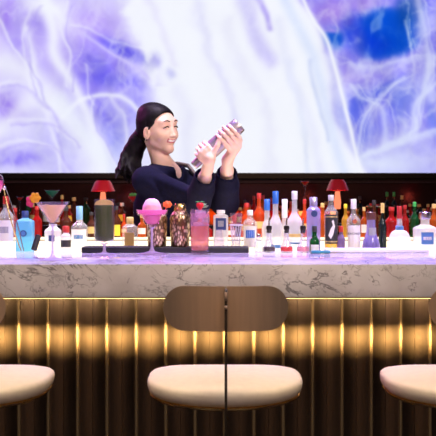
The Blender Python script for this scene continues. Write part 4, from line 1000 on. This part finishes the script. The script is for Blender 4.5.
    for j in range(16):
        o1 = rs.uniform(-1,1,3)*.024; pts = [t_+o1*(.6+.35*i)*[0,.8,1,1,.9,1][i]+rs.uniform(-1,1,3)*.007 for i, t_ in enumerate(tail)]
        for i in range(5): Hf.cap(pts[i], pts[i+1], .012, .011 if i < 4 else .004, .014)
    Hf.cap(H(-.090,0,-.002), H(-.103,0,-.006), .030, .026, .01)
    rp_h = Hf.mesh('hair', [M['hair']], root)
    # ---- sweater
    Sf = Field((-.52,.66,1.00), (.20,1.44,1.50), .0048)
    Sf.cap(shN+V3((.02,.02,-.006)), shF+V3((-.02,-.02,-.006)), .062, .060, .03)
    Sf.cap(mid+V3((0,0,.0)), mid-V3((0,0,.10)), .085, .12, .05)
    Sf.ell(mid+V3((0,.03,-.13)), (.115,.165,.14), [tf,tr,Z], .05)
    Sf.ell(mid+V3((-.02,.07,-.30)), (.105,.150,.20), [tf,tr,Z], .05)
    for s in (-1,1): Sf.ell(mid+tf*.07+tr*s*.07+V3((0,0,-.13)), (.055,.06,.06), [tf,tr,Z], .04)
    for a, el, wr, c1 in ((shN,elN,wrN,.78),(shF,elF,wrF,.70)):
        cu = el+(wr-el)*c1
        Sf.cap(a, el, .056, .052, .03); Sf.cap(el, cu, .052, .044, .03)
        Sf.cap(el+V3((0,0,-.012)), el+(wr-el)*.45+V3((.008,0,-.01)), .050, .046, .02)
        dn = (wr-el)/np.linalg.norm(wr-el)
        # open cuff: hollow the sleeve above its end
        Sf.cap(cu+dn*.004, cu+dn*.10, .040, .06, .004, 's')
        Sf.cap(cu-dn*.05, cu+dn*.05, .030, .034, .004, 's')
    # folds
    for i in range(7):
        t_ = .25+.1*i; p = shN*(1-t_)+elN*t_; Sf.cap(p+V3((-.02,-.055,.03)), p+V3((.03,-.05,-.05)), .006, .004, .02, 's')
    # neckline
    Sf.ell(neck0-V3((0,0,.012)), (.080,.092,.040), [tf,tr,Z], .03)
    nn = neck0+V3((.010,-.010,.026)); Sf.ell(nn, (.062,.072,.044), [tf,tr,Z], .006, 's')
    Sf.cap(neck0+tf*.05, neck0+tf*.10-V3((0,0,.035)), .035, .018, .008, 's')
    Sf.mesh('sweater', [M['navy']], root)
    # ---- trousers and shoes
    Tf = Field((-.52,.98,.0), (.06,1.50,1.14), .010)
    hip = mid*V3((1,1,0))+V3((-.03,.125,.98)); Tf.ell(hip, (.11,.155,.12), [tf,tr,Z], .05)
    Tf.cap(hip, hip+V3((0,0,.10)), .11, .11, .03)
    sf = Field((-.52,.98,-.01), (.06,1.50,.12), .006)
    for s in (-1,1):
        h0 = hip+tr*s*.08; kn = h0+V3((0,0,-.46))+tf*.01; an = kn+V3((0,0,-.42)); an[2] = .09
        Tf.cap(h0, kn, .085, .060, .04); Tf.cap(kn, an, .060, .045, .02)
        sf.cap(V3((an[0],an[1],.036))-tf*.03, V3((an[0],an[1],.030))+tf*.10, .034, .028, .02)
        sf.cap(V3((an[0],an[1],.04)), V3((an[0],an[1],.09)), .036, .036, .02)
    Tf.mesh('trousers', [M['trouser']], root); sf.mesh('shoes', [M['black']], root)
    # ---- apron strap over the far shoulder
    bm = B(); pts = [shF*.55+mid*.45+V3((-.012,-.012,.075))-tf*.05, shF*.62+mid*.38+V3((0,0,.081)), shF*.72+mid*.28+tf*.05+V3((0,0,.072)), shF*.80+mid*.2+tf*.095+V3((0,0,.02)), shF*.8+mid*.2+tf*.135+V3((0,0,-.05))]
    tube(bm, [Vector(p) for p in pts], [.017,.019,.020,.021,.021], 12, flat=.45); rp(fin('apron_strap', bm, M['strap']))
    bm = B(); ep = H(-.002,.083,-.034); tube(bm, [Vector(ep), Vector(ep+V3((0,0,-.012)))], [.002,.0028], 8); rp(fin('earring', bm, M['steel']))
person()

# ------------------------------------------------------------------ light
area('room_fill', (1.2, -2.8, 3.3), (-.1, .3, 1.0), 1.6, .8, 10, (.98,.90,.95), 120)
area('room_fill', (-1.4, -2.4, 3.3), (0, .2, .8), 1.2, .8, 8, (.98,.88,.95), 120)
area('room_fill', (0, -3.6, 3.3), (0, -5.1, 1.2), 3.4, .8, 80, (1,.74,.54), 130)  # added to brighten the rear wall that the bronze reflects
area('stool_fill', (0, -1.5, 3.3), (0, -.55, .9), 3.0, .4, 16, (1,.78,.54), 60)  # warm fill added to brighten the cream seats
area('display_fill', (0, .80, 3.3), (0, .86, 1), 3.6, .06, 14, (1,.88,.75), 30)  # added fill for highlights on bottle caps and shoulders
area('bar_spot', (1.5, -1.2, 2.5), (-.15, 1.0, 1.5), .4, .4, 4.6, (1,.84,.78), 44)
area('purple_wash', (0, .95, 3.3), (0, .42, 1.1), 3.2, .3, 30, (.38,.24,1.0), 44)  # added to tint the countertop purple, in place of the screen's reflection
area('magenta_spot', (-2.2, 2.2, 2.9), (-.3, 1.1, 1.5), .6, .6, 5, (1,.15,.75), 60)
area('display_glow', (0, .80, Z1T+.004), (0, .80, 2), 3.6, .15, 10, (1,.80,.60), 160)
w = bpy.data.worlds.new('room_air'); sc.world = w; w.use_nodes = True
w.node_tree.nodes['Background'].inputs[0].default_value = (.10,.07,.12,1); w.node_tree.nodes['Background'].inputs[1].default_value = .3

# ------------------------------------------------------------------ camera
cd = bpy.data.cameras.new('camera'); cam = bpy.data.objects.new('camera', cd); COL.objects.link(cam)
cam.location = (0, CAMY, CAMZ); cam.rotation_euler = (PI/2, 0, 0); cd.sensor_width = 36; cd.sensor_fit = 'HORIZONTAL'; cd.lens = F/436*36
cd.shift_y = -23/436; cd.clip_start = .05
cd.dof.use_dof = True; cd.dof.focus_distance = 3.3; cd.dof.aperture_fstop = 8.0
sc.camera = cam
sc.view_settings.view_transform = 'Standard'; sc.view_settings.look = 'None'; sc.view_settings.gamma = 1; sc.view_settings.use_curve_mapping = False
sc.view_settings.exposure = 0.0
sc.cycles.transparent_max_bounces = 24; sc.cycles.max_bounces = 10
